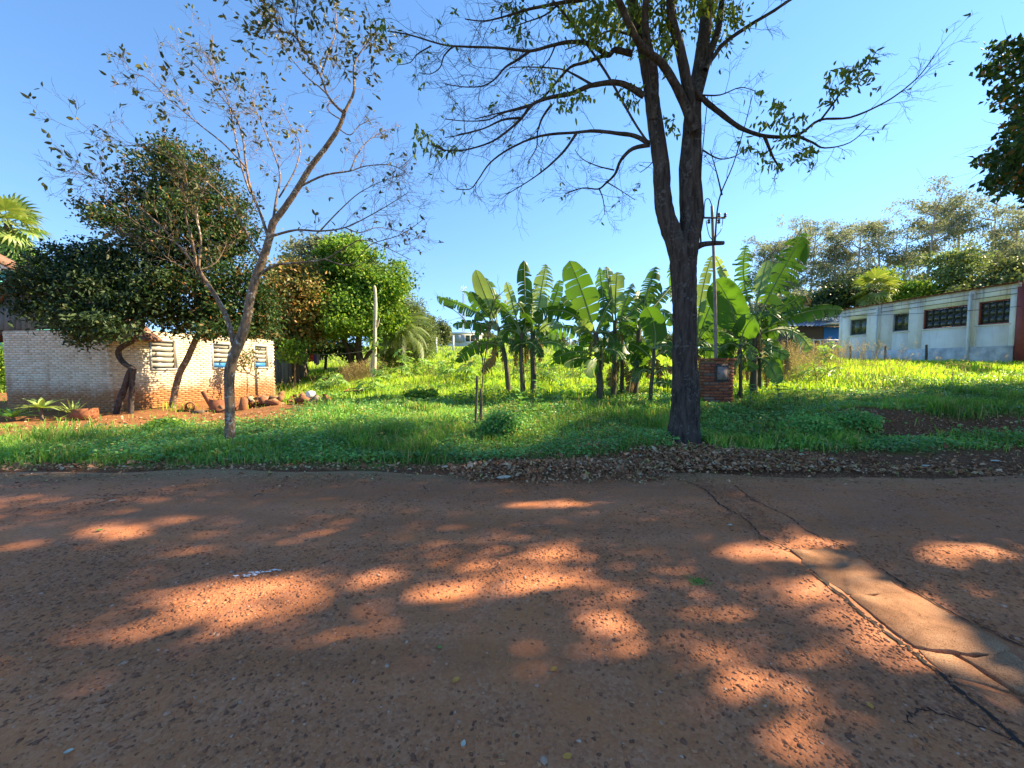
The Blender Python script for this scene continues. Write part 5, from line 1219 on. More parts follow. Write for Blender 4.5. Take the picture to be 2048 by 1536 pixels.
def banana(label, d, stem, r0, r1, lv, seed, cut=None):
    rng = np.random.default_rng(seed); P = px_path(stem, d); bz = float(hgt(P[0][0], d)); P[0][2] = min(P[0][2], bz - .03)
    t = thing('banana_plant', label, 'banana plant', (P[0][0], d, bz), 'banana plants'); mb = MB(); Ps = smooth_path(P, 6)
    tube(mb, Ps, np.linspace(r0, r1, len(Ps)) / FPX * d, 10, .05, rng)
    top = Ps[-1]
    for k in range(5):       # hanging dry sheath strips
        q = Ps[rng.integers(3, len(Ps))]; a = rng.uniform(0, 2 * pi); e = q + np.array([cos(a) * .09, sin(a) * .09, -rng.uniform(.25, .6)])
        leaves(mb, [q], [e - q], np.linalg.norm(e - q), .035, rng)
    mb.build('pseudostem', M['pseudostem'], t, smooth=True)
    q = (stem[-1][0], stem[-1][1] + 4); hs_ = np.mean([l_[3] for l_ in lv])
    for k in range(4):
        sx = (1 if k % 2 else -1) * rng.uniform(14, 46); lv = lv + [(q, (q[0] + sx * .7, q[1] - rng.uniform(14, 34)), (q[0] + sx * 1.3, q[1] + rng.uniform(-12, 40)), hs_ * rng.uniform(.75, 1), rng.uniform(.2, .7), rng.uniform(.2, .6), 'banana', rng.uniform(-.2, 1.1))]
    for k in range(2):
        sx = (1 if k else -1) * rng.uniform(5, 12); q2 = (stem[-1][0], stem[-1][1] + 18); lv = lv + [(q2, (q2[0] + sx * 1.6, q2[1] + 4), (q2[0] + sx * 1.3, q2[1] + rng.uniform(38, 62)), rng.uniform(4, 6.5), rng.uniform(.2, .8), .95, 'banana_dry', rng.uniform(-.3, .3))]
    for (b, c, e, hw, roll, torn, mt, dd) in lv:
        B, C, T_ = at(*b, d), at(*c, d + dd * .45), at(*e, d + dd)
        # petiole reaches back to the stem head
        lb = MB(); Pm = banana_leaf(lb, B, C, T_, hw * 1.2 / FPX * d, rng, roll, min(.95, torn * 1.25), .45 if torn > .3 else .2)
        lo = lb.build('leaf', M[mt], t, smooth=True)
        rb = MB(); n = len(Pm); root = top + (0, 0, -.05) if np.linalg.norm(top - B) < 1.2 else B
        PP = np.vstack([[root], Pm]) if np.linalg.norm(root - B) > .04 else Pm
        tube(rb, PP + np.array([0, -.006, -.008]), np.linspace(.026, .006, len(PP)), 6); rb.build('midrib', M['midrib'], lo, smooth=True)
    return t
G, Pl, Dr = 'banana', 'banana_pale', 'banana_dry'
# each leaf: foot, bend and tip in the picture plane, half width, roll, tears, kind, depth reach
banana('banana plant leaning left, leftmost of the left clump', 12.2, [(1019, 795), (1014, 745), (1008, 703), (996, 655)], 5.5, 3.5, [
    ((998, 655), (972, 600), (951, 539), 13, .25, .05, Pl, -.2), ((988, 655), (938, 606), (873, 594), 10, .35, .45, G, .2), ((992, 660), (944, 634), (905, 651), 8, .4, .4, G, -.3),
    ((1006, 695), (955, 666), (912, 724), 13, .5, .35, G, -.4), ((994, 645), (996, 593), (970, 555), 13, -.5, .4, G, .5), ((986, 645), (962, 612), (939, 583), 11, .3, .3, G, -.1),
    ((1002, 700), (985, 705), (965, 747), 8, .4, .6, Dr, -.3), ((1000, 690), (1030, 665), (1022, 700), 9, .6, .4, G, -.5), ((992, 650), (940, 580), (925, 583), 6, .8, .4, G, .8), ((1004, 690), (985, 670), (952, 690), 9, .3, .4, G, .7)], 301)
banana('banana plant with one narrow upright leaf, middle of the left clump', 12.0, [(1047, 795), (1044, 750), (1042, 703), (1044, 665)], 5.5, 4, [
    ((1052, 660), (1050, 580), (1048, 520), 13, -.3, .35, G, .1), ((1036, 650), (1024, 598), (1012, 564), 10, .4, .1, Pl, .3), ((1040, 665), (1015, 610), (985, 600), 11, .4, .4, G, -.3),
    ((1040, 670), (1010, 640), (1000, 690), 11, .4, .4, G, -.4), ((1046, 665), (1060, 630), (1035, 605), 10, -.5, .3, G, -.5), ((1042, 690), (1065, 670), (1085, 715), 10, .5, .4, G, -.4), ((1044, 668), (1000, 650), (1012, 600), 10, -.6, .4, G, .6)], 302)
banana('banana plant with tattered pale upright leaf, right of the left clump', 12.1, [(1066, 797), (1067, 750), (1065, 703), (1066, 655)], 6.5, 4.5, [
    ((1072, 650), (1080, 590), (1092, 528), 18, .3, .75, Pl, .2), ((1088, 640), (1114, 598), (1119, 560), 11, .5, .2, G, .2), ((1090, 640), (1130, 606), (1148, 584), 13, .4, .4, G, .5),
    ((1074, 690), (1106, 674), (1132, 697), 10, .4, .4, G, -.3), ((1062, 690), (1042, 676), (1018, 705), 10, .4, .4, G, -.4), ((1070, 672), (1100, 632), (1120, 655), 11, .5, .3, Pl, -.5), ((1066, 660), (1058, 610), (1075, 570), 12, -.6, .5, G, .6), ((1064, 670), (1070, 640), (1046, 625), 9, .7, .4, G, -.6)], 303)
banana('banana plant with the broadest upright leaf, left of the middle clump', 11.6, [(1202, 806), (1199, 760), (1196, 722), (1191, 665)], 7.5, 5, [
    ((1190, 668), (1172, 598), (1139, 521), 26, .12, .10, G, -.1), ((1184, 660), (1118, 590), (1066, 640), 15, .5, .4, G, -.4), ((1190, 712), (1152, 690), (1106, 718), 14, .4, .4, G, -.3),
    ((1192, 725), (1159, 704), (1128, 728), 11, .4, .4, G, -.6), ((1204, 722), (1196, 706), (1170, 748), 14, .3, .35, G, -.8), ((1186, 676), (1168, 636), (1150, 665), 16, .5, .2, Pl, -.4), ((1196, 660), (1210, 612), (1226, 596), 14, .4, .35, G, .3), ((1192, 664), (1160, 640), (1152, 600), 12, -.5, .4, G, .8), ((1198, 700), (1235, 690), (1245, 720), 12, .4, .4, G, -.6), ((1186, 670), (1120, 640), (1100, 665), 13, .4, .45, G, .7)], 304)
banana('banana plant with a cluster of bright upright leaves in the middle clump', 11.9, [(1226, 806), (1228, 760), (1229, 722), (1230, 641)], 6, 4, [
    ((1231, 645), (1230, 590), (1234, 544), 16, .2, .3, Pl, .3), ((1214, 640), (1203, 580), (1199, 534), 10, .4, .4, G, .2), ((1226, 640), (1218, 570), (1213, 533), 11, -.4, .3, Pl, .5), ((1238, 645), (1254, 590), (1266, 566), 9, .4, .4, G, .4),
    ((1232, 700), (1256, 686), (1280, 726), 13, .4, .4, G, -.5), ((1226, 690), (1202, 676), (1190, 705), 12, .4, .4, G, -.6), ((1230, 660), (1250, 640), (1262, 670), 12, .6, .3, G, -.4), ((1228, 725), (1222, 735), (1222, 775), 8, .3, .7, Dr, -.3)], 305)
banana('thin banana stem between the two thickest stems of the middle clump', 12.3, [(1243, 790), (1244, 750), (1245, 700)], 4.5, 3.5, [((1245, 700), (1236, 650), (1250, 600), 12, .4, .4, G, .3), ((1246, 700), (1270, 680), (1290, 700), 11, .4, .4, G, -.4), ((1244, 702), (1220, 680), (1210, 725), 11, .4, .4, G, -.2), ((1245, 702), (1262, 650), (1290, 640), 11, .3, .4, G, .4)], 306)
banana('banana plant with long torn leaf slanting up right in the middle clump', 11.8, [(1270, 800), (1272, 750), (1275, 708), (1278, 660)], 6, 4, [
    ((1245, 645), (1270, 612), (1321, 565), 17, .35, .55, G, .3), ((1282, 640), (1296, 570), (1312, 533), 14, .25, .7, G, .4), ((1292, 630), (1326, 592), (1345, 570), 10, .4, .4, G, .6), ((1290, 640), (1332, 600), (1348, 650), 12, .4, .4, G, -.2),
    ((1274, 668), (1262, 640), (1236, 655), 12, .4, .4, G, -.5), ((1280, 690), (1312, 670), (1346, 700), 14, .4, .4, G, -.3), ((1276, 690), (1256, 676), (1246, 705), 12, .4, .4, G, -.6), ((1280, 665), (1300, 640), (1330, 665), 13, .5, .3, G, .4), ((1276, 660), (1262, 610), (1280, 580), 10, -.4, .4, G, .8), ((1272, 730), (1262, 745), (1258, 785), 8, .3, .7, Dr, -.3)], 307)
banana('small banana plant with one smooth rounded leaf, front of the middle clump', 11.0, [(1299, 812), (1303, 765), (1307, 722), (1308, 697)], 4, 3, [
    ((1308, 700), (1318, 650), (1292, 614), 19, .1, .04, G, -.15), ((1305, 720), (1282, 690), (1258, 686), 12, .5, .3, G, -.3), ((1306, 750), (1324, 730), (1348, 738), 9, .4, .4, Dr, .1), ((1304, 768), (1324, 756), (1346, 772), 9, .4, .3, G, .1), ((1309, 715), (1335, 690), (1350, 712), 11, .4, .3, G, .3), ((1303, 745), (1280, 725), (1268, 765), 11, .5, .3, G, -.2)], 308)
banana('banana plant hidden behind the big trunk', 13.0, [(1388, 792), (1390, 740), (1392, 690)], 6, 4, [
    ((1390, 690), (1344, 600), (1341, 527), 9, .4, .6, G, .4), ((1394, 680), (1398, 580), (1424, 511), 10, .3, .15, Pl, .2), ((1394, 690), (1418, 600), (1442, 580), 16, .4, .4, G, -.2), ((1394, 690), (1412, 640), (1452, 640), 15, .4, .4, G, -.3), ((1394, 692), (1440, 650), (1472, 685), 12, .4, .4, G, -.4), ((1390, 700), (1366, 680), (1336, 712), 12, .4, .4, G, -.3), ((1394, 702), (1430, 690), (1466, 722), 13, .4, .4, G, -.6), ((1392, 690), (1410, 620), (1400, 590), 14, -.4, .4, G, .5), ((1392, 695), (1360, 640), (1335, 640), 12, .4, .4, G, .4), ((1394, 705), (1420, 700), (1440, 735), 12, .5, .4, G, -.2)], 309)
banana('banana plant with broad smooth leaf beside the meter mast', 11.2, [(1482, 812), (1481, 760), (1480, 700), (1482, 690)], 3.6, 3, [
    ((1480, 690), (1470, 606), (1430, 558), 25, .1, .04, G, -.1), ((1482, 690), (1484, 650), (1510, 634), 19, .3, .05, G, -.5), ((1480, 640), (1452, 550), (1430, 512), 9, .5, .2, Pl, .4), ((1480, 700), (1462, 672), (1436, 700), 11, .4, .6, G, -.2), ((1482, 705), (1470, 720), (1456, 745), 8, .4, .4, G, -.3), ((1484, 740), (1496, 722), (1512, 740), 10, .4, .3, G, -.4)], 310)
banana('largest banana plant right of the pillar, with long torn leaves fanning right', 11.6, [(1507, 795), (1507, 740), (1508, 690), (1512, 640)], 7, 5, [
    ((1518, 632), (1552, 560), (1608, 466), 26, .1, .7, G, .2), ((1506, 625), (1476, 556), (1492, 490), 15, .4, .95, G, .1), ((1512, 610), (1522, 560), (1535, 520), 13, .4, .2, Pl, .7), ((1518, 655), (1550, 612), (1612, 592), 19, .3, .8, G, -.2), ((1522, 662), (1616, 606), (1686, 620), 15, .25, .35, G, .1),
    ((1520, 668), (1590, 636), (1622, 700), 13, .5, .7, Pl, .3), ((1502, 690), (1466, 668), (1438, 702), 11, .4, .7, G, .4), ((1514, 700), (1548, 690), (1578, 714), 10, .4, .4, G, -.3), ((1512, 690), (1500, 700), (1494, 735), 14, .4, .2, G, .6), ((1514, 715), (1542, 715), (1556, 768), 13, .3, .15, G, -.4),
    ((1574, 708), (1577, 720), (1570, 748), 6, .3, .9, Dr, -.3), ((1512, 650), (1530, 610), (1560, 640), 16, .6, .4, G, -.5), ((1512, 655), (1496, 640), (1470, 660), 12, .5, .4, G, -.5), ((1514, 690), (1545, 670), (1556, 700), 12, .5, .5, G, .5), ((1600, 594), (1612, 590), (1618, 610), 6, .4, .8, Dr, -.2)], 311)
banana('short banana sucker behind the largest right-hand plant', 12.0, [(1519, 792), (1519, 750), (1520, 708)], 4.5, 3.5, [((1520, 708), (1510, 660), (1530, 620), 12, .4, .3, G, .4), ((1520, 710), (1545, 690), (1570, 700), 11, .4, .4, G, .5), ((1519, 712), (1500, 700), (1485, 740), 11, .4, .4, G, .3)], 312)

# ------------------------------------------------------------------ castor plants and other broad weeds
def castor_leaf_mesh(rng):
    mb = MB(); n = 8; V = [[0, 0, 0]]; k = 0; T = []
    for i in range(n):
        a = -radians(150) + i * radians(300) / (n - 1); L = 1 - .28 * abs(i - 3.5) / 3.5
        for da, rr, z in ((-.20, .36, .03), (-.13, .68, .0), (0, 1, -.16), (.13, .68, .0), (.20, .36, .03)):
            V.append([cos(a + da) * rr * L, sin(a + da) * rr * L, z + (.05 if rr > .5 else 0) * rng.standard_normal() * .5])
        b = 1 + i * 5; T += [[0, b, b + 1], [0, b + 1, b + 2], [0, b + 2, b + 3], [0, b + 3, b + 4]]
        if i: T.append([0, b - 1, b])
    mb.add(V, T=T); me = mb.mesh('leaf'); me.materials.append(M['castor']); return me
rc = np.random.default_rng(5); CL = [castor_leaf_mesh(rc) for _ in range(4)]
def castor(px, d, top, label, n=11, seed=0, sz=.19):
    rng = np.random.default_rng(seed); b = base_at(px, d); H = max(.4, at(px, top, d)[2] - b[2]); t = thing('castor_plant', label, 'plant', b, 'castor plants in the meadow')
    mb = MB(); L0 = []
    for s_ in range(2 if n > 8 else 1):
        e = np.array([rng.uniform(-.25, .25), rng.uniform(-.2, .2), H * (1 - .3 * s_)]); P = smooth_path([(0, 0, -.05), e * .5 + rng.normal(0, .04, 3), e], 4); tube(mb, P, np.linspace(.02, .008, len(P)), 5)
        for k in range(n // 2 + 1):
            f = rng.uniform(.3, 1); q = P[int(f * (len(P) - 1))]; a = rng.uniform(0, 2 * pi); e2 = q + np.array([cos(a) * .24, sin(a) * .24, rng.uniform(.02, .2)]) * rng.uniform(.7, 1.3); tube(mb, [q, (q + e2) / 2 + (0, 0, .03), e2], .006, 4); L0.append((e2, a))
    mb.local('stem', M['castor_stem'], t)
    for k, (p, a) in enumerate(L0): inst('leaf', CL[k % 4], t, tuple(p), (rng.normal(0, .35), rng.uniform(.1, .75), a), sz * rng.uniform(.7, 1.3))
cps = [(822, 17, 712, 'between the pale post and the meadow'), (800, 15.5, 705, 'below the feathery palm'), (862, 18, 722, 'left of the left banana clump, far row'), (893, 15, 728, 'just left of the left banana clump'), (905, 18, 705, 'behind the drooping banana leaf'), (930, 14.5, 722, 'left of the dry sapling'), (945, 17, 712, 'behind the dry sapling'), (985, 16, 716, 'behind the leaning banana stem'), (1030, 15.5, 722, 'behind the left banana clump stems'), (1085, 15, 716, 'right of the left banana clump, pale leaves'), (1098, 13.6, 735, 'in front of the gap between the clumps'), (1120, 16, 705, 'in the gap between the clumps'), (1145, 18, 690, 'tall, in the gap between the clumps'), (1155, 14, 728, 'left of the thickest middle banana stem'), (1165, 20, 700, 'far back between the banana clumps'), (1255, 14.5, 725, 'among the stems of the middle clump'), (1285, 16, 720, 'behind the right stems of the middle clump'), (1325, 14, 735, 'left of the big trunk'), (1070, 18, 712, 'far behind the left clump'), (770, 16.5, 742, 'right of the foot of the pale post'), (655, 15.5, 748, 'sunny one in front of the yard lawn'), (640, 14.6, 765, 'left one beside the rubble'), (668, 14.2, 770, 'right one beside the rubble'), (735, 12.6, 782, 'low, at the edge of the shade'), (1645, 17, 690, 'beside the far corner of the white building'), (1632, 13, 728, 'yellow-green, right of the banana plants'), (1600, 13.6, 742, 'small, behind the broad-leaved seedling'), (1660, 14, 738, 'right of the yellow-green one')]
for k, (px, d, top, lab) in enumerate(cps): castor(px, d, top, 'bright star-leaved castor plant ' + lab, 12, 400 + k, .27 if d > 14 else .2)

def broad_weed(px, d, H, label, n, L, W, mat, seed, up=.5):
    rng = np.random.default_rng(seed); b = base_at(px, d); t = thing('broad_leaved_seedling', label, 'plant', b); mb = MB()
    P = smooth_path([(0, 0, -.03), (.03, 0, H * .5), (.0, .02, H)], 4); tube(mb, P, np.linspace(.012, .006, len(P)), 5); mb.local('stem', M['castor_stem'], t)
    for k in range(n):
        f = .25 + .75 * k / n; q = P[int(f * (len(P) - 1))]; a = k * 2.4; lm = MB(); D = np.array([cos(a), sin(a), up * rng.uniform(.3, 1.1)]); D = unit(D)
        S = unit(np.cross(D, (0, 0, 1))); N = np.cross(S, D); l_ = L * rng.uniform(.75, 1.15) * (1.1 - .3 * f); nn = 6; V = []
        for i in range(nn + 1):
            s = i / nn; w = W * sin(pi * min(1, s * .96 + .04)) ** .8 * (1 - .25 * s); c = q + D * l_ * s - np.array([0, 0, .35 * l_ * s * s]); V += [c + S * w + N * w * .3, c, c - S * w + N * w * .3]
        i = np.arange(nn); Q = np.concatenate([np.stack([3*i, 3*i+1, 3*i+4, 3*i+3], -1), np.stack([3*i+1, 3*i+2, 3*i+5, 3*i+4], -1)]); lm.add(V, Q=Q); lm.local('leaf', M[mat], t, smooth=True)
broad_weed(1556, 9.3, .75, 'young tree seedling with broad layered leaves right of the pillar', 14, .36, .07, 'leaf_fgreen', 501)
broad_weed(1040, 9.6, .62, 'bright seedling with upright oval leaves left of the banana stems', 10, .30, .08, 'leaf_fgreen', 502, 1.2)
broad_weed(1075, 10.6, .7, 'tall weed between the left banana stems and the gap', 10, .26, .06, 'cover', 503, .8)
broad_weed(1120, 10.8, .75, 'dark upright weed in the gap between the banana clumps', 10, .26, .06, 'cover', 504, .9)
broad_weed(560, 7.0, .18, 'low rosette weed at the foot of the bank right of the thin tree', 9, .26, .035, 'leaf_fgreen', 505, 1.0)
broad_weed(470, 6.6, .14, 'greyish drooping leaves at the foot of the thin tree', 7, .22, .05, 'cover', 506, .3)
broad_weed(1890, 9.4, .45, 'dark upright weed on the right bank', 12, .16, .03, 'cover', 507, .8)
broad_weed(1500, 10.3, .6, 'dark leafy weed between pillar and banana stem', 14, .24, .06, 'cover', 508, .5)

def strap_plant(px, d, label, n, L, W, seed, H=.1, up=1.0, mat='agave'):
    rng = np.random.default_rng(seed); b = base_at(px, d); t = thing('strap_leaved_plant', label, 'plant', b)
    mb = MB(); tube(mb, [(0, 0, -.05), (0, 0, H * .6), (0, 0, H)], [.05, .04, .035], 7, .05, rng); mb.local('stem', M['wood_grey'], t)
    for k in range(n):
        a = k * 2.4; el = up * rng.uniform(.25, 1.3); D = unit(np.array([cos(a), sin(a), el])); S = unit(np.cross(D, (0, 0, 1))); l_ = L * rng.uniform(.7, 1.1); V = []; nn = 7
        for i in range(nn + 1):
            s = i / nn; w = W * (1 - s ** 2.2) * (.7 + .6 * s * (1 - s)); c = np.array([0, 0, H]) + D * l_ * s - np.array([0, 0, .45 * l_ * s * s / (1 + el)]); V += [c + S * w + (0, 0, w * .4), c, c - S * w + (0, 0, w * .4)]
        i = np.arange(nn); Q = np.concatenate([np.stack([3*i, 3*i+1, 3*i+4, 3*i+3], -1), np.stack([3*i+1, 3*i+2, 3*i+5, 3*i+4], -1)]); lm = MB(); lm.add(V, Q=Q); lm.local('leaf', M[mat], t, smooth=True)
strap_plant(78, 10.6, 'broad strap-leaved garden plant on a short stem, left of the planter', 13, .75, .075, 601, .32, .9)
strap_plant(142, 10.8, 'spiky upright succulent beside the clay planter block', 15, .6, .035, 602, .12, 1.9)
strap_plant(20, 10.4, 'dark strap-leaved clump at the left edge below the house wall', 14, .7, .05, 603, .1, .8, 'cover')

def round_bush(px, d, W, H, label, seed, mat='cover', n=5200, size=.06):
    rng = np.random.default_rng(seed); b = base_at(px, d); t = thing('leafy_bush', label, 'bush', b); mb = MB(); tips = []
    for k in range(12): grow(mb, b, unit(np.array([rng.normal(0, .6), rng.normal(0, .6), 1])), H * .8, .008, 1, rng, tips)
    mb.build('stems', M['bark_mid'], t)
    lf = MB(); lobes = [(b + (0, 0, H * .45), (W * .75, W * .7, H * .5)), (b + (-W * .4, 0, H * .35), (W * .55, W * .5, H * .36)), (b + (W * .4, 0, H * .32), (W * .6, W * .5, H * .34)), (b + (.1, -.1, H * .62), (W * .5, W * .5, H * .34))]
    crown_leaves(lf, [(np.array(c), np.array(r)) for c, r in lobes], n, size, rng, .07, 20, shell=.85); lf.build('foliage', M[mat], t)
round_bush(1000, 8.0, .38, .50, 'dark rounded bush beside the wooden stakes', 611, 'cover')
round_bush(1620, 7.75, .55, .34, 'low leafy mound spilling over the dark bank', 612, 'cover', 4200)
round_bush(1705, 8.0, .5, .30, 'green creeper mound on the right dirt bank', 613, 'cover', 3800)
round_bush(330, 9.2, .42, .16, 'low bright ground-cover patch on the red earth path', 614, 'leaf_green', 2600, .07)
round_bush(840, 11.6, .5, .3, 'low leafy weed clump at the edge of the sunlit meadow', 615, 'leaf_green', 3000, .09)

# ------------------------------------------------------------------ stakes, sapling, post, laundry, debris
def stake(pts, d, r, label):
    P = px_path(pts, d); b = P[0].copy(); b[2] = float(hgt(b[0], d)); P[0][2] = b[2] - .1; mb = MB(); tube(mb, smooth_path(P, 3), r / FPX * d, 7, .08, cap=True); tag(mb.build('wooden_stake', M['wood_grey'], origin=b), label, 'stake', 'stakes by the dry sapling')
stake([(950, 856), (953, 800), (954, 752)], 8.6, 2.6, 'taller of two old stakes left of the dark bush')
stake([(962, 850), (963, 810), (961, 777)], 8.7, 2.4, 'shorter of two old stakes left of the dark bush')
def dry_sapling():
    rng = np.random.default_rng(41); d = 8.9; b = base_at(958, d); t = thing('dry_sapling', 'leafless spindly sapling rising behind the wooden stakes', 'sapling', b); mb = MB(); tips = []
    for pts, r in (([(958, 850), (963, 790), (968, 730), (975, 690), (985, 640), (1000, 610)], 1.8), ([(962, 800), (966, 740), (962, 690), (960, 650), (950, 640)], 1.4), ([(968, 730), (975, 680), (985, 610), (1010, 580)], 1.2), ([(966, 720), (950, 680), (930, 640), (900, 615), (885, 612)], 1.0)):
        P, rr = limb(mb, pts, d, d + .2, r, .6, 5); sprout(mb, P, rr, rng, 6, .4, tips, 1, .4, .05)
    mb.build('stem', M['bark_mid'], t, smooth=True)
dry_sapling()
def pale_post():
    d = 19; b = base_at(747, d); t = thing('bleached_post', 'tall pale bleached tree-trunk post in front of the green tree', 'post', b)
    P = px_path([(747, 775), (749, 720), (750, 660), (751, 610), (750, 580), (748, 572)], d); P[0][2] = b[2] - .1
    mb = MB(); tube(mb, smooth_path(P, 5), np.interp(np.linspace(0, 1, 26), [0, .3, 1], [4.8, 3.8, 2.4]) / FPX * d, 10, .04, cap=True); mb.build('post', M['wood_white'], t, smooth=True)
    mb = MB(); tube(mb, smooth_path(px_path([(750, 660), (756, 650), (759, 636)], d)), np.linspace(1.6, .8, 9) / FPX * d, 6)
    tube(mb, smooth_path(px_path([(744, 752), (742, 735), (744, 715), (748, 700)], d)), np.linspace(2.2, 1.4, 13) / FPX * d, 6); mb.build('side_shoot', M['wood_white'], t, smooth=True)
    lf = MB(); rng = np.random.default_rng(3); P = at(750, 690, d) + rng.normal(0, .18, (50, 3)); leaves(lf, P, rand_dirs(50, rng), .22, .06, rng, shape=6); lf.build('leaf_tuft', M['leaf_green'], t)
pale_post()
def laundry():
    d = 22; A = at(606, 706, d); B_ = at(690, 707, d)
    bp = base_at(612, d); mb = MB(); tube(mb, [at(617, 745, d), at(604, 700, d)], [.055, .045], 7, .05, cap=True); tag(mb.build('leaning_pole', M['wood_grey'], origin=at(617, 745, d)), 'dark leaning pole that holds the clothes line', 'pole')
    mb = MB(); tube(mb, smooth_path([at(560, 702, d), A, (A + B_) / 2 - (0, 0, .06), B_, at(745, 700, d)], 4), .008, 4); tag(mb.build('clothes_line', M['pvc']), 'thin clothes line strung across the yard', 'clothes line')
    rng = np.random.default_rng(9)
    for px, w, h, mt, lab in ((625, 5.5, 14, 'red_cloth', 'red garment hanging on the clothes line'), (630, 4, 18, 'blue_cloth', 'dark blue garment hanging between the red and grey ones'), (634.5, 4.5, 21, 'grey_cloth', 'grey garment at the right end of the washing'), (585, 9, 26, 'sky_cloth', 'pale blue sheet hanging behind the young tree')):
        c = at(px, 709, d - .02); W = w / FPX * d; H = h / FPX * d; mb = MB(); n, m = 9, 7; V = []
        for side in (0, .012):
            for j in range(m):
                for i in range(n):
                    u = i / (n - 1) * 2 - 1; v = j / (m - 1); V.append([c[0] + u * W * (1 - .12 * v), d + side + .03 * sin(u * 6 + px) * (v + .2), c[2] - v * H * (1 - .1 * (u > .3)) + .01 * rng.standard_normal() * v])
        Q = []
        for s_ in (0, 1):
            for j in range(m - 1):
                for i in range(n - 1):
                    a = s_ * n * m + j * n + i; q = [a, a + 1, a + n + 1, a + n]; Q.append(q if s_ == 0 else q[::-1])
        mb.add(V, Q=Q); tag(mb.build('hanging_garment', M[mt], smooth=True, origin=c), lab, 'garment', 'washing on the line')
laundry()
def pot():
    d = 22; b = base_at(679, d); t = thing('black_cauldron', 'round black pot standing on the yard lawn by the twin trunks', 'pot', b); prof = [(.0, 0), (.28, .02), (.38, .15), (.40, .28), (.36, .36), (.40, .40)]
    mb = MB(); tube(mb, [b + (0, 0, z) for _, z in prof], [max(r, .01) for r, _ in prof], 16); mb.build('bowl', M['tyre'], t, smooth=True)
    mb = MB(); tube(mb, [b + (0, 0, .385), b + (0, 0, .40), b + (0, 0, .42)], [.43, .44, .42], 16); mb.build('rim', M['tyre'], t)
pot()
def clay_pipe():
    d = 12.3; c = at(381, 812, d); c[2] = float(hgt(c[0], d)) + .14; t = thing('clay_pipe', 'short fired-clay pipe lying on the red earth below the window', 'pipe', c)
    ax = unit(np.array([.55, -.8, 0])); mb = MB(); tube(mb, [c - ax * .2, c - ax * .12, c + ax * .14, c + ax * .22], [.125, .12, .12, .14], 20); tube(mb, [c + ax * .22, c + ax * .1, c - ax * .2], [.115, .10, .10], 20); mb.build('barrel', M['clay'], t, smooth=True)
    mb = MB(); P = []; 
    for k in range(21): a = 2 * pi * k / 20; s = unit(np.cross(ax, (0, 0, 1))); P.append(c + ax * .22 + (s * cos(a) + np.array([0, 0, 1]) * sin(a)) * .128)
    tube(mb, P, .014, 6); mb.build('rim', M['clay'], t, smooth=True)
clay_pipe()
def plank(pxa, pya, pxb, pyb, d, w, th, mat, name, label, cat):
    a, b = at(pxa, pya, d), at(pxb, pyb, d); v = unit(b - a); s = unit(np.cross(v, (0, 1, .2))); n = np.cross(s, v); mb = MB(); V = []
    for p in (a, b):
        for i, j in ((-1, -1), (1, -1), (1, 1), (-1, 1)): V.append(p + s * w * i + n * th * j)
    mb.add(V, Q=[[0, 1, 2, 3], [7, 6, 5, 4], [0, 4, 5, 1], [1, 5, 6, 2], [2, 6, 7, 3], [3, 7, 4, 0]]); tag(mb.build(name, mat, origin=a), label, cat)
plank(424, 816, 405, 783, 12.2, .06, .016, M['clay'], 'broken_board', 'reddish board leaning up beside the thin tree trunk', 'board')
plank(385, 826, 407, 824, 11.9, .06, .05, M['wood_grey'], 'timber_offcut', 'dark timber offcut in front of the clay pipe', 'timber')
def curved_tile():
    d = 12.3; c = at(438, 822, d); c[2] = float(hgt(c[0], d)); mb = MB(); n = 14; V = []
    for r in (.30, .28):
        for z in (0, .38):
            for k in range(n): a = pi + pi * k / (n - 1); V.append(c + (r * cos(a), r * sin(a) + .1, z * (1 - .15 * (k / n))))
    Q = []
    for k in range(n - 1): Q += [[k, k + 1, n + k + 1, n + k], [2*n + k + 1, 2*n + k, 3*n + k, 3*n + k + 1], [n + k, n + k + 1, 3*n + k + 1, 3*n + k]]
    mb.add(V, Q=Q); tag(mb.build('broken_water_tank', M['clay'], origin=c, smooth=False), 'half of a broken clay jar standing behind the thin tree trunk', 'jar')
curved_tile()
rr_ = np.random.default_rng(77); RM = []
for k in range(6):
    mb = MB(); V = np.array([[x, y, z] for x in (-.5, .5) for y in (-.5, .5) for z in (-.5, .5)], float) * np.array([.24, .13, .07]) * rr_.uniform(.6, 1.4, 3); V += rr_.normal(0, .018, V.shape)
    mb.add(V, Q=[[0, 1, 3, 2], [4, 6, 7, 5], [0, 4, 5, 1], [2, 3, 7, 6], [0, 2, 6, 4], [1, 5, 7, 3]]); me = mb.mesh('rubble_brick'); me.materials.append(M['rubble']); RM.append(me)
for k in range(64):
    px = rr_.uniform(440, 650); d = 12.4 + rr_.uniform(-.7, .9); b = base_at(px, d); hh = .16 * math.exp(-((px - 540) / 70) ** 2)
    o = bpy.data.objects.new('rubble_brick', RM[k % 6]); COL.objects.link(o); o.location = (b[0], d, b[2] + .03 + rr_.random() * hh); o.rotation_euler = tuple(rr_.normal(0, .5, 2)) + (rr_.uniform(0, 6.3),); s_ = rr_.uniform(.8, 1.9); o.scale = (s_, s_, s_)
    tag(o, 'broken clay brick in the rubble heap right of the thin tree', 'brick', 'broken bricks in the rubble heap')
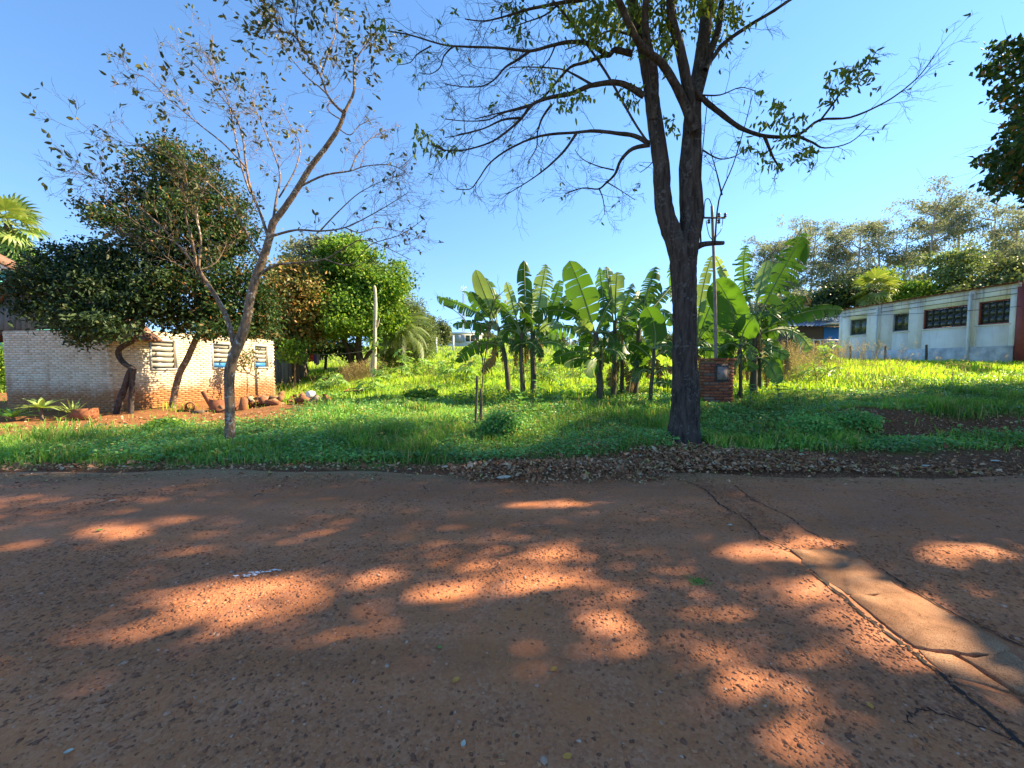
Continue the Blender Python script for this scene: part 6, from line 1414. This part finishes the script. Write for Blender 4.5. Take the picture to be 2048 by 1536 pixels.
def bag():
    d = 12.2; b = base_at(620, d); rng = np.random.default_rng(4); mb = MB(); n, m = 12, 7; V = []
    for j in range(m):
        f = j / (m - 1) * pi
        for i in range(n): a = 2 * pi * i / n; r = .13 * sin(f) ** .7 * (1 + .18 * rng.standard_normal()); V.append(b + (cos(a) * r, sin(a) * r, .12 - .12 * cos(f) + .1))
    Q = [[j*n + i, j*n + (i+1) % n, (j+1)*n + (i+1) % n, (j+1)*n + i] for j in range(m - 1) for i in range(n)]; mb.add(V, Q=Q); tag(mb.build('plastic_bag', M['white'], origin=b, smooth=True), 'crumpled white plastic bag on the rubble heap', 'bag')
bag()
def iron_frame():
    d = 12.3; a, b = base_at(688, d), base_at(722, d); h = thing('rusty_bed_frame', 'small rusty iron frame lying in the weeds at the edge of the shade', 'frame', a); mb = MB()
    for p, q in ((a, a + (0, 0, .26)), (b, b + (0, 0, .2)), (a + (0, 0, .25), b + (0, 0, .2)), (a + (0, .35, .3), b + (0, .35, .24)), (a + (0, 0, .25), a + (0, .35, .3)), (b + (0, 0, .2), b + (0, .35, .24))): tube(mb, [p, q], .018, 6)
    mb.build('bars', M['rust'], h)
iron_frame()
def planter():
    c = at(168, 830, 10.9); c[2] = float(hgt(c[0], 10.9)); mb = MB(); t = thing('planter_block', 'rough red clay block beside the spiky succulent', 'planter', c); V = np.array([[x, y, z] for z in (0, .5, 1) for x, y in ((-1, -1), (1, -1), (1, 1), (-1, 1))], float) * (.24, .16, .30); V += R.normal(0, .015, V.shape); mb.add(V + c, Q=[[3, 2, 1, 0], [8, 9, 10, 11]] + [[r*4 + j, r*4 + (j+1) % 4, r*4 + 4 + (j+1) % 4, r*4 + 4 + j] for r in (0, 1) for j in range(4)]); mb.build('block', M['clay'], t)
planter()

# ------------------------------------------------------------------ vegetation cover
def nz2(x, y, s=1.0): return (np.sin(x * 1.3 * s + y * .7 * s) + np.sin(y * 1.9 * s - x * .8 * s + 1.3) + np.sin(x * 2.7 * s + 2) * np.sin(y * 2.3 * s)) / 3
def scatter(n, d0, d1, amax=1.5):
    d = np.exp(R.uniform(math.log(d0), math.log(d1), n)); return R.uniform(-amax, amax, n) * d, d
CA, SA = cos(-math.atan2(1.03, 6.7)), sin(-math.atan2(1.03, 6.7))
def free(x, y):
    lx = (x + 12.23) * CA + (y - 12.2) * SA; ly = -(x + 12.23) * SA + (y - 12.2) * CA
    ok = ~((lx > -5.6) & (lx < .15) & (ly > -.25) & (ly < 7.0)); ok &= ~((x > 21.95) & (y > 12) & (y < 27.5))
    return ok & (np.hypot(x - 3.13, y - 7.25) > .33) & (np.hypot(x + 5.15, y - 7.3) > .13)
def verge0(x): return 5.9 + .12 * np.sin(x * 1.9) + .08 * np.sin(x * 5.1) + .45 * sstep(-1.6, .2, x) + .15 * sstep(3, 7, x)
def blades(n, d0, d1, h0, h1, w0, w1, dens, lean=.5, amax=1.5, tuft=0):
    x, y = scatter(n, d0, d1, amax)
    if tuft:
        k = R.integers(0, max(1, n // tuft), n); x = x[k] + R.normal(0, .06, n); y = y[k] + R.normal(0, .06, n)
    keep = free(x, y) & (y > verge0(x)) & (R.random(n) < dens(x, y)) & (R.random(n) < .12 + .88 * sstep(0, .8, y - verge0(x) + .25 * nz2(x * 3, y * 3))); x, y = x[keep], y[keep]; n = len(x); z = hgt(x, y)
    h = R.uniform(h0, h1, n) * (.75 + .5 * nz2(x, y, .8)); h = np.maximum(h, h0 * .6); w = R.uniform(w0, w1, n) * (1 + .0 * y); a = R.uniform(0, 2 * pi, n); ln = R.uniform(.1, 1, n) * lean * h
    dx, dy = np.cos(a), np.sin(a); b = R.uniform(0, 2 * pi, n); sx, sy = np.cos(b) * w, np.sin(b) * w
    P0 = np.stack([x, y, z - .01], -1); S = np.stack([sx, sy, 0 * sx], -1)
    P1 = np.stack([x + dx * ln * .3, y + dy * ln * .3, z + h * .6], -1); P2 = np.stack([x + dx * ln, y + dy * ln, z + h * (1 - .25 * lean)], -1)
    V = np.stack([P0 - S, P0 + S, P1 + S * .8, P1 - S * .8, P2], 1).reshape(-1, 3); o = np.arange(n)[:, None] * 5
    mb = MB(); mb.add(V, T=np.concatenate([o + [0, 1, 2], o + [0, 2, 3], o + [3, 2, 4]])); return mb
def soilfree(x, y): return 1 - np.clip(path_mask(x, y) * 1.05 + dark_mask(x, y) * 1.0, 0, .985)
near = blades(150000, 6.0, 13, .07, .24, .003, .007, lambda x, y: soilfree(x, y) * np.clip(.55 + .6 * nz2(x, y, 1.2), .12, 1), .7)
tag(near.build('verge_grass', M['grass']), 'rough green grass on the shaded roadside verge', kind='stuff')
tf = blades(52000, 6.2, 11, .2, .42, .005, .010, lambda x, y: soilfree(x, y) * (nz2(x, y, .7) > .05), .95, tuft=26)
tag(tf.build('grass_tufts', M['grass']), 'taller arching grass tufts on the verge', kind='stuff')
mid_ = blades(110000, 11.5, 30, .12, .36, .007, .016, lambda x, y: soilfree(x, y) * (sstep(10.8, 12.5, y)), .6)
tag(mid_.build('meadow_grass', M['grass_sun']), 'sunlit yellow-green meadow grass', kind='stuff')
fr = blades(26000, 28, 110, .2, .5, .02, .06, lambda x, y: np.ones_like(x), .5, 1.6)
tag(fr.build('far_meadow_grass', M['grass_sun']), 'grass of the far rising meadow', kind='stuff')
def cover(n, d0, d1, s0, s1, zmax, dens, mat, label, name):
    x, y = scatter(n, d0, d1); keep = free(x, y) & (y > verge0(x) + .05) & (R.random(n) < dens(x, y)); x, y = x[keep], y[keep]; n = len(x)
    lift = zmax * R.random(n) * np.clip(.6 + .7 * nz2(x, y, 1.1), .1, 1.3); P = np.stack([x, y, hgt(x, y) + .02 + lift], -1)
    D = unit(np.stack([R.standard_normal(n), R.standard_normal(n), R.uniform(-.2, .6, n)], -1)); mb = MB(); s = R.uniform(s0, s1, n); leaves(mb, P, D, s, s * .36, R, .25, 4, nbias=(0, -.5, 2.2)); tag(mb.build(name, M[mat]), label, kind='stuff')
cover(150000, 6.2, 13.5, .03, .075, .2, lambda x, y: soilfree(x, y) * np.clip(.75 + .6 * nz2(x * .8, y, .7), .1, 1) * sstep(-9.5, -4.5, x + y * .1), 'cover', 'low dark leafy ground cover on the verge', 'ground_cover')
cover(46000, 11, 26, .06, .13, .26, lambda x, y: soilfree(x, y) * (nz2(x, y, .9) > -.1) * sstep(12, 4, x), 'leaf_green', 'bright leafy weeds across the meadow', 'meadow_weeds')
# dry seed stalks on the right and by the twin trunks
def stalks(n, cx, cy, rx_, ry_, h0, h1, label):
    x = R.normal(cx, rx_, n); y = R.normal(cy, ry_, n); z = hgt(x, y); h = R.uniform(h0, h1, n); ln = R.uniform(.1, .5, n) * h; a = R.uniform(0, 2 * pi, n); mb = MB()
    P0 = np.stack([x, y, z], -1); T2 = P0 + np.stack([np.cos(a) * ln, np.sin(a) * ln, h], -1); mid = P0 * .45 + T2 * .55 + np.array([0, 0, .08]); S = np.stack([np.full(n, .004), 0 * x, 0 * x], -1)
    V = np.stack([P0 - S, P0 + S, mid + S, mid - S, T2], 1).reshape(-1, 3); o = np.arange(n)[:, None] * 5; mb.add(V, T=np.concatenate([o + [0, 1, 2], o + [0, 2, 3], o + [3, 2, 4]]))
    k = np.repeat(np.arange(n), 7); t = R.uniform(.45, 1, len(k))[:, None]; P = mid[k] * (1 - t) + T2[k] * t; leaves(mb, P, unit(R.standard_normal((len(k), 3)) + (0, 0, .4)), R.uniform(.03, .09, len(k)), .007, R)
    tag(mb.build('dry_weeds', M['dry']), label, kind='stuff')
stalks(700, 13.2, 18.2, 1.5, 1.2, .6, 1.2, 'brown dry seed stalks in front of the white building')
stalks(800, 9.4, 14.5, .9, .7, .5, .95, 'dry seed stalks right of the banana plants')
stalks(500, -8.1, 21, .5, .5, .5, 1.1, 'dry stalks at the foot of the twin trunks')
stalks(650, 1.5, 17, 6, 2.4, .35, .85, 'thin dry stems standing in the sunny meadow')
stalks(240, 12.5, 12.5, 2.5, 1, .35, .6, 'thin bent grass stems over the sunny right field')

# ------------------------------------------------------------------ leaf litter
def litter(n, fx, fy, label, s0=.022, s1=.07, lift=1.0, mat='litter'):
    x, y = fx, fy; base = np.where(y < 5.65, roadz(x, y), np.maximum(hgt(x, y), .01)); z = base + heap(x, y) * np.power(R.random(len(x)), .35) * lift + R.uniform(.002, .02, len(x)); P = np.stack([x, y, z], -1); m = len(x)
    D = unit(np.stack([R.standard_normal(m), R.standard_normal(m), R.normal(0, .35, m)], -1)); s = R.uniform(s0, s1, m) * np.where(R.random(m) > .93, 1.8, 1); mb = MB(); leaves(mb, P, D, s, s * R.uniform(.2, .38, m), R, .45, 6, nbias=(0, 0, 1.4), curl=.22); tag(mb.build('leaf_litter', M[mat]), label, kind='stuff')
n = 12500; x = R.uniform(-1.35, 5.6, n); y = np.where(x < 2.1, R.normal(5.85, .36, n), R.normal(6.3, .38, n)); k = (y > 5.0) & (heap(x, y) > .012 + .02 * R.random(n)); litter(0, x[k], y[k], 'raked heap of brown dead leaves along the road edge')
n = 6500; x = np.where(R.random(6500) < .3, R.uniform(-9.5, -1, n), R.uniform(-1, 13, n)); y = 5.95 + np.abs(R.normal(0, .42, n)) - .1 - .28 * sstep(2, 8, x); litter(0, x, y, 'scattered dead leaves in the strip beside the road')
n = 3500; x = np.concatenate([R.normal(8.2, 1.6, n // 2), R.normal(11.5, 2, n // 2)]); y = np.concatenate([R.normal(7.6, .7, n // 2), R.normal(7.4, .7, n // 2)]); litter(0, x, y, 'dead leaves on the dark bank at the right')
n = 900; x = R.uniform(-8, 9, n); y = 5.7 - np.abs(R.normal(0, .35, n)); litter(0, x, y, 'stray leaves blown onto the road edge', .02, .05)
n = 900; x = R.normal(-9, 2.2, n); y = R.normal(9.7, .9, n); litter(0, x, y, 'fallen leaves on the red earth path', .03, .07)
n = 3200; x, y = scatter(n, 6.3, 10.5, 1.3); k = free(x, y) & (nz2(x, y, .9) < .25); litter(0, x[k], y[k] , 'fallen leaves caught among the verge weeds', .025, .07)
# swept straw along the asphalt edge
n = 15000; x = R.uniform(-9, 11, n); y = 5.62 - np.abs(R.normal(0, .22, n)) + .05 * np.sin(x * 2) - .33 * sstep(0, 7, x)
P = np.stack([x, y, roadz(x, y) + .004], -1); D = unit(np.stack([R.standard_normal(n), R.standard_normal(n), R.normal(0, .1, n)], -1)); mb = MB(); leaves(mb, P, D, R.uniform(.012, .035, n), .0018, R, 0, 4, nbias=(0, 0, 2), curl=0); tag(mb.build('swept_straw', M['straw']), 'fine straw swept to the edge of the asphalt', kind='stuff')
n = 420; x, y = scatter(n, 1.5, 5.2, 1.35); P = np.stack([x, y, roadz(x, y) + .008], -1); D = unit(np.stack([R.standard_normal(n), R.standard_normal(n), R.normal(0, .1, n)], -1)); mb = MB(); leaves(mb, P, D, R.uniform(.02, .085, n), .0013, R, 0, 4, nbias=(0, 0, 2), curl=.05); tag(mb.build('road_straws', M['straw']), 'single dry needles and straws lying on the road', kind='stuff')
# sticks in the heap and on the bank
for k, (px, py, L, a, lab) in enumerate([(1300, 960, .35, -.9, 'short brown stick at the front of the leaf heap'), (1205, 880, .45, -.5, 'grey twig sticking out above the leaf heap'), (1790, 885, .5, .35, 'pale bare twig lying on the dark bank'), (508, 999, .10, .1, 'small dark twig on the asphalt at left')]):
    p = ground_hit(px, py); p[2] += .03 + float(heap(p[0], p[1])); v = np.array([cos(a), sin(a) * .6, .15]); mb = MB(); tube(mb, smooth_path([p, p + v * L * .5 + (0, 0, .02), p + v * L], 3), np.linspace(.010, .005, 7), 6, .1); tag(mb.build('dead_stick', M['wood_grey'] if k != 2 else M['wood_white'], origin=p), lab, 'stick')
# single leaves that catch the eye
def fallen(px, py, L, mat, label, a=0.4, wd=.3):
    p = ground_hit(px, py); g_ = p[2] if p[1] > 5.6 else float(roadz(p[0], p[1])); p[2] = g_ + .012 + float(heap(p[0], p[1])); D = np.array([cos(a), sin(a), .06]); S = np.array([-sin(a), cos(a), 0.]); nn = 8; V = []
    for i in range(nn + 1):
        s = i / nn; w = L * wd * sin(pi * min(1, s + .02)) ** .75 + .0006; c = p + D * L * (s - .5) + np.array([0, 0, .10 * L * (2 * s - 1) ** 2]); V += [c + S * w + (0, 0, w * .35), c, c - S * w + (0, 0, w * .28)]
    V = np.array(V); V = np.vstack([V, V - (0, 0, .0015)]); i = np.arange(nn); m = 3 * (nn + 1); q1 = np.concatenate([np.stack([3*i, 3*i+1, 3*i+4, 3*i+3], -1), np.stack([3*i+1, 3*i+2, 3*i+5, 3*i+4], -1)])
    mb = MB(); mb.add(V, Q=np.concatenate([q1, q1[:, ::-1] + m])); tag(mb.build('fallen_leaf', mat, origin=p, smooth=True), label, 'leaf', 'single fallen leaves')
for px, py, L, mt, a, lab in [(1108, 1352, .042, 'leaf_yellow', .6, 'small orange leaf on the road, upper of two below the centre'), (912, 1377, .042, 'leaf_yellow', .9, 'small orange leaf on the road left of the other orange leaf'), (1740, 1418, .036, 'leaf_yellow', 1.2, 'orange leaf on the road near the concrete strip'), (1135, 1529, .04, 'leaf_yellow', .3, 'yellow leaf at the bottom edge of the road'), (927, 1505, .03, 'leaf_pale', 1.4, 'whitish scrap of leaf near the bottom of the road'), (138, 1517, .03, 'leaf_pale', .5, 'whitish leaf scrap at the lower left of the road'), (880, 1310, .025, 'leaf_fgreen', 0, 'tiny green leaf on the road below the sun patches'), (1008, 966, .20, 'leaf_pale', .2, 'long pale leaf at the foot of the leaf heap'), (1432, 938, .18, 'leaf_pale', 1.3, 'pale upright leaf on the right part of the heap'), (890, 938, .13, 'leaf_pale', 1.0, 'whitish leaf at the left tip of the heap'), (1083, 936, .07, 'leaf_yellow', .5, 'yellow leaf in the middle of the heap'), (1300, 944, .14, 'leaf_fgreen', -.6, 'green-white leaf lying across the heap'), (1460, 1055, .05, 'leaf_pale', .2, 'pale leaf scrap on the shaded asphalt'), (200, 1068, .06, 'leaf_fgreen', .1, 'green leaf lying in the left sun patch'), (225, 1007, .07, 'leaf_pale', .2, 'pale leaf on the asphalt at upper left'), (1660, 925, .12, 'leaf_pale', .2, 'broad pale leaf in the litter right of the trunk'), (1850, 935, .14, 'leaf_pale', -.1, 'large pale leaf in the litter towards the right edge'), (1990, 925, .14, 'leaf_pale', .1, 'large pale leaf at the right edge of the litter')]:
    fallen(px, py, L, M[mt], lab, a)
def sprig():
    p = ground_hit(1395, 1168); rng = np.random.default_rng(2); n = 90; P = p + rng.normal(0, 1, (n, 3)) * (.035, .03, .004) + (0, 0, .022); mb = MB(); leaves(mb, P, unit(rng.standard_normal((n, 3)) * (1, 1, .3)), .028, .004, rng); tag(mb.build('green_sprig', M['leaf_fgreen'], origin=p), 'small bright green sprig lying on the road', 'sprig')
sprig()
def splat():
    rng = np.random.default_rng(12); p0 = ground_hit(515, 1155); mb = MB()
    for k in range(34):
        q = rng.normal(0, .075); c = p0 + np.array([q, q * .35 + rng.normal(0, .016), 0]); r = .016 * rng.random() ** 1.8 + .003; n = 12; a = np.linspace(0, 2 * pi, n, endpoint=False); z = float(roadz(c[0], c[1])) + .007 + .0003 * k
        V = np.stack([c[0] + np.cos(a) * r * 1.5 * rng.uniform(.6, 1.3, n), c[1] + np.sin(a) * r * .7 * rng.uniform(.6, 1.3, n), np.full(n, z)], -1); V = np.vstack([V, [c[0], c[1], z + .002]]); i = np.arange(n); mb.add(V, T=np.stack([i, (i + 1) % n, np.full(n, n)], -1))
    o = mb.build('dried_splash', M['splat'], origin=p0); tag(o, 'splash of dried white paint on the asphalt', 'paint splash')
splat()
